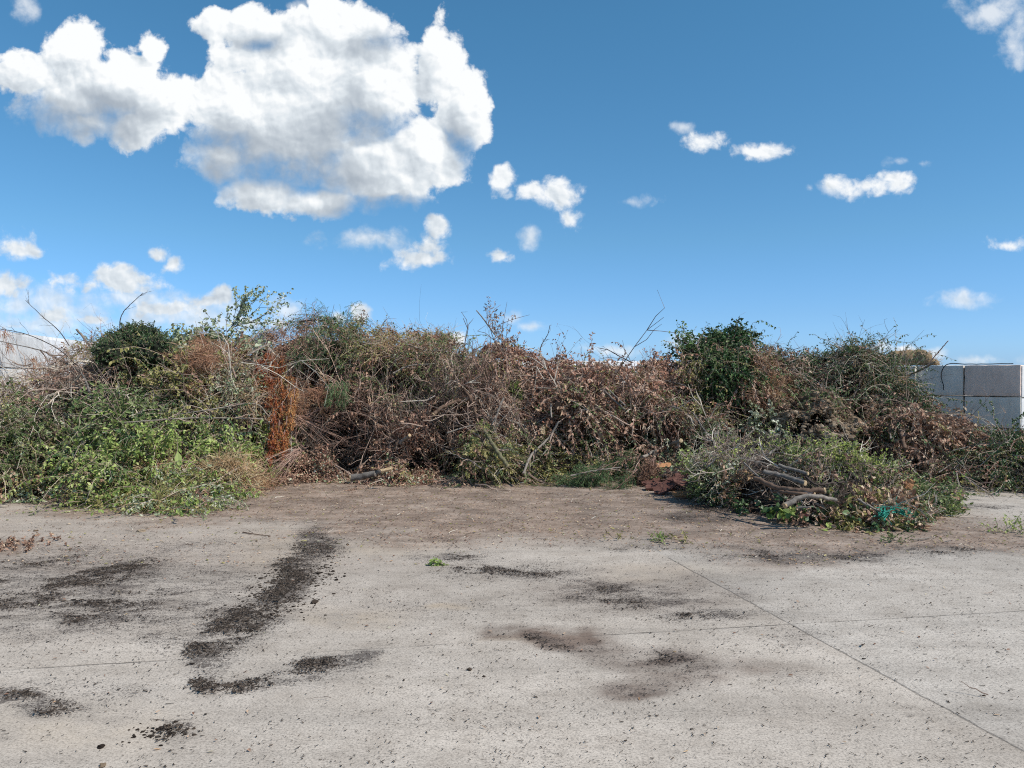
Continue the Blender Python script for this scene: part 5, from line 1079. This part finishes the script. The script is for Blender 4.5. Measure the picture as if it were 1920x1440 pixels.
tag(a.build('mulch_clumps'), 'crumbly black mulch heaped along the broad dark streak', 'mulch', kind='stuff')
def gtuft(px, py, lab, n, sz, mat='bright_green', L=.1, leaf=.03):
    a = Acc(); p = gnd(px, py) + rng.normal(size=(n, 3)) * [sz, sz * .8, 0]; p[:, 2] = .012
    leafy(a, p, np.tile([0, 0, 1.], (n, 1)), mat, L=L, leaf=leaf, n=9, out=.5, grav=.4)
    for v in a.v: v[:, 2] = np.maximum(v[:, 2], .004)
    tag(a.build('leaf_tuft'), lab, 'leaf scrap', kind='stuff')
gtuft(819, 1060, 'small bright green leaf tuft alone on the bare concrete', 9, .018, L=.07, leaf=.035)
gtuft(1232, 1015, 'green leaf scrap on the dust strip left of two', 10, .05)
gtuft(1275, 1017, 'flattened green leaf scrap on the dust strip, right of two', 10, .07, 'olive')
gtuft(1150, 1010, 'faint olive weed scrap at the edge of the dust strip', 9, .07, 'olive', .08, .02)
gtuft(1690, 1016, 'loose green leaves on the concrete below the front heap', 16, .09, 'mid_green')
gtuft(1900, 998, 'green weed strands on the concrete at the right edge', 26, .16, 'bright_green', .16, .03)
gtuft(20, 1022, 'patch of brown leaves on the concrete at the left edge', 90, .22, 'brown_leaf', .03, .03)
a = Acc(); limb(a, [gnd(1712, 1016) + [0, 0, .02], gnd(1745, 1012) + [0, 0, .02]], .009, .006, 'bark_pale', 6, 8); tag(a.build('loose_stick'), 'short white stick beside the loose green leaves on the concrete', 'stick')
a = Acc(); limb(a, [gnd(455, 1000) + [0, 0, .012], gnd(480, 1004) + [0, 0, .012], gnd(508, 1007) + [0, 0, .01]], .006, .004, 'bark_brown', 6, 8); tag(a.build('loose_stick'), 'thin brown twig on the concrete below the low cut weeds', 'stick')
a = Acc(); limb(a, [gnd(1388, 967) + [0, 0, .02], gnd(1401, 955) + [0, 0, .03]], .008, .006, 'bark_pale', 6, 6); tag(a.build('loose_stick'), 'tiny white stick on dark litter left of the curved log', 'stick')

GR = {'fallen_branch': 'loose branches lying on the heap', 'cut_log': 'sawn logs in the heap', 'broken_board': 'broken boards and bark slabs', 'block_wall': 'stacked concrete block walls', 'debris_lump': 'small lumps on the concrete',
      'burlap_roll': 'burlap rolls on the wall', 'conifer_bough': 'conifer boughs in the heap', 'leafy_branch': 'leafy branches sticking out of the crest', 'leafy_sprig': 'green sprigs at the edge of the front heap', 'withered_weed': 'withered stalks on the crest',
      'soil_clod': 'soil clods by the hedge clippings', 'wood_chunk': 'loose wood chunks', 'needle_tuft': 'orange needle tufts', 'loose_stick': 'loose sticks on the concrete', 'twig_bundle': 'bundles of bare twigs', 'split_stake': 'split stakes', 'broken_log': 'broken logs below the wall corner', 'round_log': 'short logs on the heap', 'wilted_sprig': 'wilted sprigs on the crest', 'moss_tuft': 'moss tufts', 'leaf_tuft': 'leaf scraps on the concrete'}
for o in COL.objects:
    if o.parent is None and o.name.split('.')[0] in GR and 'label' in o: o['group'] = GR[o.name.split('.')[0]]

# ------------------------------------------------------------------ camera, sun, sky
cam = bpy.data.cameras.new('camera'); co = bpy.data.objects.new('camera', cam); COL.objects.link(co)
cam.sensor_width = 36; cam.lens = F / 1920 * 36; cam.clip_end = 5000; co.location = (0, 0, EYE); co.rotation_euler = (math.pi / 2 - PITCH, 0, 0); scn.camera = co
EL = math.radians(49); AZ = math.radians(116)    # azimuth from +Y clockwise: a little in front of due right
sd = Vector((math.sin(AZ) * math.cos(EL), math.cos(AZ) * math.cos(EL), math.sin(EL)))
sl = bpy.data.lights.new('sun', 'SUN'); sl.energy = 4.7; sl.angle = math.radians(.53); sl.color = (1, .955, .89)
so = bpy.data.objects.new('sun', sl); COL.objects.link(so); so.rotation_euler = sd.to_track_quat('Z', 'Y').to_euler(); so.location = (20, 0, 20)

w = bpy.data.worlds.new('World'); scn.world = w; w.use_nodes = True; g = w.node_tree; g.nodes.clear(); lk = g.links.new
sky = nd('ShaderNodeTexSky', sky_type='NISHITA', sun_disc=False, sun_elevation=EL, sun_rotation=AZ, air_density=1.0, dust_density=.3, ozone_density=2.5, altitude=100)
tc = nd('ShaderNodeTexCoord'); sx = nd('ShaderNodeSeparateXYZ'); lk(tc.outputs['Generated'], sx.inputs[0])
yy = mth('MAXIMUM', mth('ABSOLUTE', sx.outputs[1]), .15)
cu = mth('MULTIPLY', mth('DIVIDE', sx.outputs[0], yy), F / 100); cv = mth('MULTIPLY', mth('DIVIDE', sx.outputs[2], yy), F / 100)
cb = nd('ShaderNodeCombineXYZ'); lk(cu, cb.inputs[0]); lk(cv, cb.inputs[1]); q0 = cb.outputs[0]
def vm(op, a, b=None, c=None, s=None):
    n = nd('ShaderNodeVectorMath', operation=op)
    for k, v in enumerate((a, b, c)):
        if v is None: continue
        if isinstance(v, tuple): n.inputs[k].default_value = v
        else: lk(v, n.inputs[k])
    if s is not None: n.inputs['Scale'].default_value = s
    return n.outputs['Value'] if op == 'LENGTH' else n.outputs[0]
def warp(q, amp, sc):
    n = nd('ShaderNodeTexNoise', i_Scale=sc, i_Detail=3., i_Roughness=.5); lk(q, n.inputs[0])
    return vm('ADD', q, vm('SCALE', vm('SUBTRACT', n.outputs['Color'], (.5, .5, .5)), s=amp))
def field(q, blobs, e=.35):
    out = None
    for (x, y, rx, ry) in blobs:
        s = (100 / rx, 100 / ry, 0); k = (min(rx, ry) / 60) ** .35
        t = vm('MULTIPLY_ADD', q, s, (-(x - 960) / rx, -(705 - y) / ry, 0))
        f = mth('MULTIPLY_ADD', vm('LENGTH', t), -k, k)
        if out is None: out = f
        else:
            sm = nd('ShaderNodeMath', operation='SMOOTH_MAX'); lk(out, sm.inputs[0]); lk(f, sm.inputs[1]); sm.inputs[2].default_value = .12; out = sm.outputs[0]
    return out
BIG = [(265, 232, 92, 44), (170, 226, 95, 40), (60, 140, 62, 50), (140, 105, 72, 66), (225, 165, 95, 80), (300, 200, 82, 68), (286, 100, 24, 32), (150, 195, 115, 52),
       (405, 48, 40, 30), (490, 60, 62, 46), (640, 75, 112, 78), (560, 130, 150, 90), (440, 215, 100, 90), (560, 240, 190, 120), (700, 150, 100, 110), (825, 130, 48, 82), (868, 215, 56, 80),
       (810, 290, 90, 70), (690, 320, 160, 70), (500, 365, 78, 40), (600, 375, 115, 32), (420, 300, 80, 45), (765, 335, 55, 35)]
SMALL = [(90, 590, 62, 17), (170, 600, 74, 15), (330, 584, 92, 20), (385, 572, 44, 20), (480, 602, 58, 13), (30, 606, 54, 18), (945, 338, 30, 30), (985, 358, 36, 22), (1042, 372, 48, 40), (1066, 408, 32, 30), (790, 484, 66, 32), (826, 428, 22, 24), (805, 460, 42, 24),
         (938, 480, 24, 27), (22, 468, 56, 32), (16, 535, 44, 36), (298, 474, 32, 22), (322, 494, 22, 20), (215, 528, 108, 30), (190, 512, 28, 20), (235, 506, 22, 18),
         (412, 556, 27, 23), (630, 596, 20, 14), (672, 580, 22, 20), (1328, 270, 42, 24), (1420, 286, 56, 18), (1625, 347, 88, 24), (1672, 333, 38, 18), (1882, 456, 62, 14), (1692, 656, 36, 18), (855, 634, 14, 12)]
WISP = [(700, 452, 84, 24), (996, 442, 20, 20), (60, 600, 230, 44), (330, 592, 190, 40), (540, 582, 30, 22), (1003, 614, 36, 12), (955, 602, 24, 16), (1282, 238, 20, 12), (1560, 355, 34, 16), (1682, 302, 28, 12),
        (1182, 376, 36, 11), (1808, 564, 46, 15), (1750, 664, 40, 12), (1860, 25, 62, 34), (1900, 70, 34, 50), (570, 18, 34, 14), (62, 20, 30, 34), (1270, 642, 34, 16), (1515, 356, 10, 8), (1726, 306, 18, 8), (1820, 674, 70, 10), (30, 570, 120, 40), (240, 560, 110, 24), (1150, 655, 60, 10)]
def detail(q, vd=4., nd_=9., vs=1.7, vw=-1.5, nw=1.1, ns=1.2):
    v = nd('ShaderNodeTexVoronoi', i_Scale=vs, feature='F1', normalize=True); v.inputs['Detail'].default_value = vd; v.inputs['Roughness'].default_value = .5; lk(q, v.inputs['Vector'])
    n = nd('ShaderNodeTexNoise', i_Scale=ns, i_Detail=nd_, i_Roughness=.66); lk(q, n.inputs[0])
    return mth('ADD', mth('MULTIPLY', v.outputs['Distance'], vw), mth('MULTIPLY', n.outputs[0], nw))
def sstep(x, a, b):
    r = nd('ShaderNodeMapRange', interpolation_type='SMOOTHSTEP'); lk(x, r.inputs[0]); r.inputs[1].default_value = a; r.inputs[2].default_value = b; return r.outputs[0]
qw = warp(q0, .30, 1.2)
q1 = vm('ADD', qw, (.17, .19, 0)); q2 = vm('ADD', qw, (.07, .08, 0)); q3 = vm('ADD', qw, (.03, .035, 0))
d0 = detail(qw); e0 = detail(qw, 1., 3.5, 1.1, -.75, 1.3, .95); e1 = detail(q2, 1., 3.5, 1.1, -.75, 1.3, .95)
B0 = field(qw, BIG); B1 = field(q1, BIG[::1])
S0 = field(qw, SMALL); W0 = field(qw, WISP)
def dens(f, d, amp, off): return mth('ADD', f, mth('MULTIPLY_ADD', d, amp, off))
DB0 = dens(B0, d0, 1.05, -.03)
DS0 = dens(S0, d0, 1.6, -.08)
DW0 = dens(W0, d0, 1.6, .02)
D0 = mth('MAXIMUM', DB0, DS0)
# cloud shade painted as hand-placed grey on thick parts and undersides
SH = [(560, 320, 200, 70), (430, 290, 95, 70), (640, 240, 130, 60), (170, 215, 160, 55), (690, 385, 130, 30), (700, 90, 60, 40), (500, 85, 50, 30), (860, 270, 40, 60)]
shf = sstep(dens(field(qw, SH), d0, .5, -.1), -.35, .75)
aBig = sstep(mth('DIVIDE', mth('ADD', DB0, .05), mth('MULTIPLY_ADD', shf, .75, .26)), .0, 1.); aSm = mth('MULTIPLY', sstep(DS0, .0, .60), .97); aW = mth('MULTIPLY', sstep(DW0, .0, 1.0), .72)
alpha = mth('MAXIMUM', mth('MAXIMUM', aBig, aSm), aW)
lit = mth('ADD', mth('MULTIPLY', mth('MINIMUM', mth('SUBTRACT', B0, B1), .4), .6), mth('MULTIPLY', mth('SUBTRACT', e0, e1), 1.1))
thick = sstep(D0, .1, 1.1)
g0 = detail(qw, 3., 7., 2.6, -1.0, .8, 2.4); g1 = detail(q3, 3., 7., 2.6, -1.0, .8, 2.4)
L = mth('ADD', mth('ADD', lit, mth('MULTIPLY', mth('SUBTRACT', g0, g1), .45)), .97); L = mth('SUBTRACT', L, mth('MULTIPLY', thick, .08)); L = mth('SUBTRACT', L, mth('MULTIPLY', shf, .52))
lc = ramp(g, [(.0, (.34, .40, .48)), (.3, (.43, .49, .56)), (.6, (.58, .64, .70)), (.8, (.76, .82, .87)), (1., (1.0, 1.02, 1.03))], L).outputs[0]
CS = nd('ShaderNodeVectorMath', operation='SCALE'); lk(lc, CS.inputs[0]); CS.inputs['Scale'].default_value = .98
hs = nd('ShaderNodeHueSaturation', i_Saturation=1.05, i_Value=1.0); lk(sky.outputs[0], hs.inputs['Color'])
air = ramp(g, [(0., (.30, .50, 1.0)), (.035, (.33, .53, .92)), (.075, (.335, .52, .80)), (.17, (.36, .57, .69)), (.27, (.355, .60, .68)), (.42, (.355, .645, .69)), (1., (.42, .62, .66))], sx.outputs[2]).outputs[0]
tn = nd('ShaderNodeMix', data_type='RGBA', blend_type='MULTIPLY'); tn.inputs[0].default_value = 1; lk(hs.outputs[0], tn.inputs[6]); lk(air, tn.inputs[7])
bg1 = nd('ShaderNodeBackground', i_Strength=.115 * 1.62); lk(tn.outputs[2], bg1.inputs[0])
bg2 = nd('ShaderNodeBackground', i_Strength=1.0); lk(CS.outputs[0], bg2.inputs[0])
front = mth('GREATER_THAN', sx.outputs[2], .0)
ms = nd('ShaderNodeMixShader'); lk(mth('MULTIPLY', alpha, front), ms.inputs[0]); lk(bg1.outputs[0], ms.inputs[1]); lk(bg2.outputs[0], ms.inputs[2])
ow = nd('ShaderNodeOutputWorld'); lk(ms.outputs[0], ow.inputs[0])

scn.view_settings.view_transform = 'Standard'; scn.view_settings.look = 'None'; scn.view_settings.exposure = 0; scn.view_settings.gamma = 1
scn.cycles.max_bounces = 6; scn.cycles.diffuse_bounces = 3; scn.cycles.transmission_bounces = 3; scn.cycles.use_denoising = False; scn.cycles.filter_width = 1.1
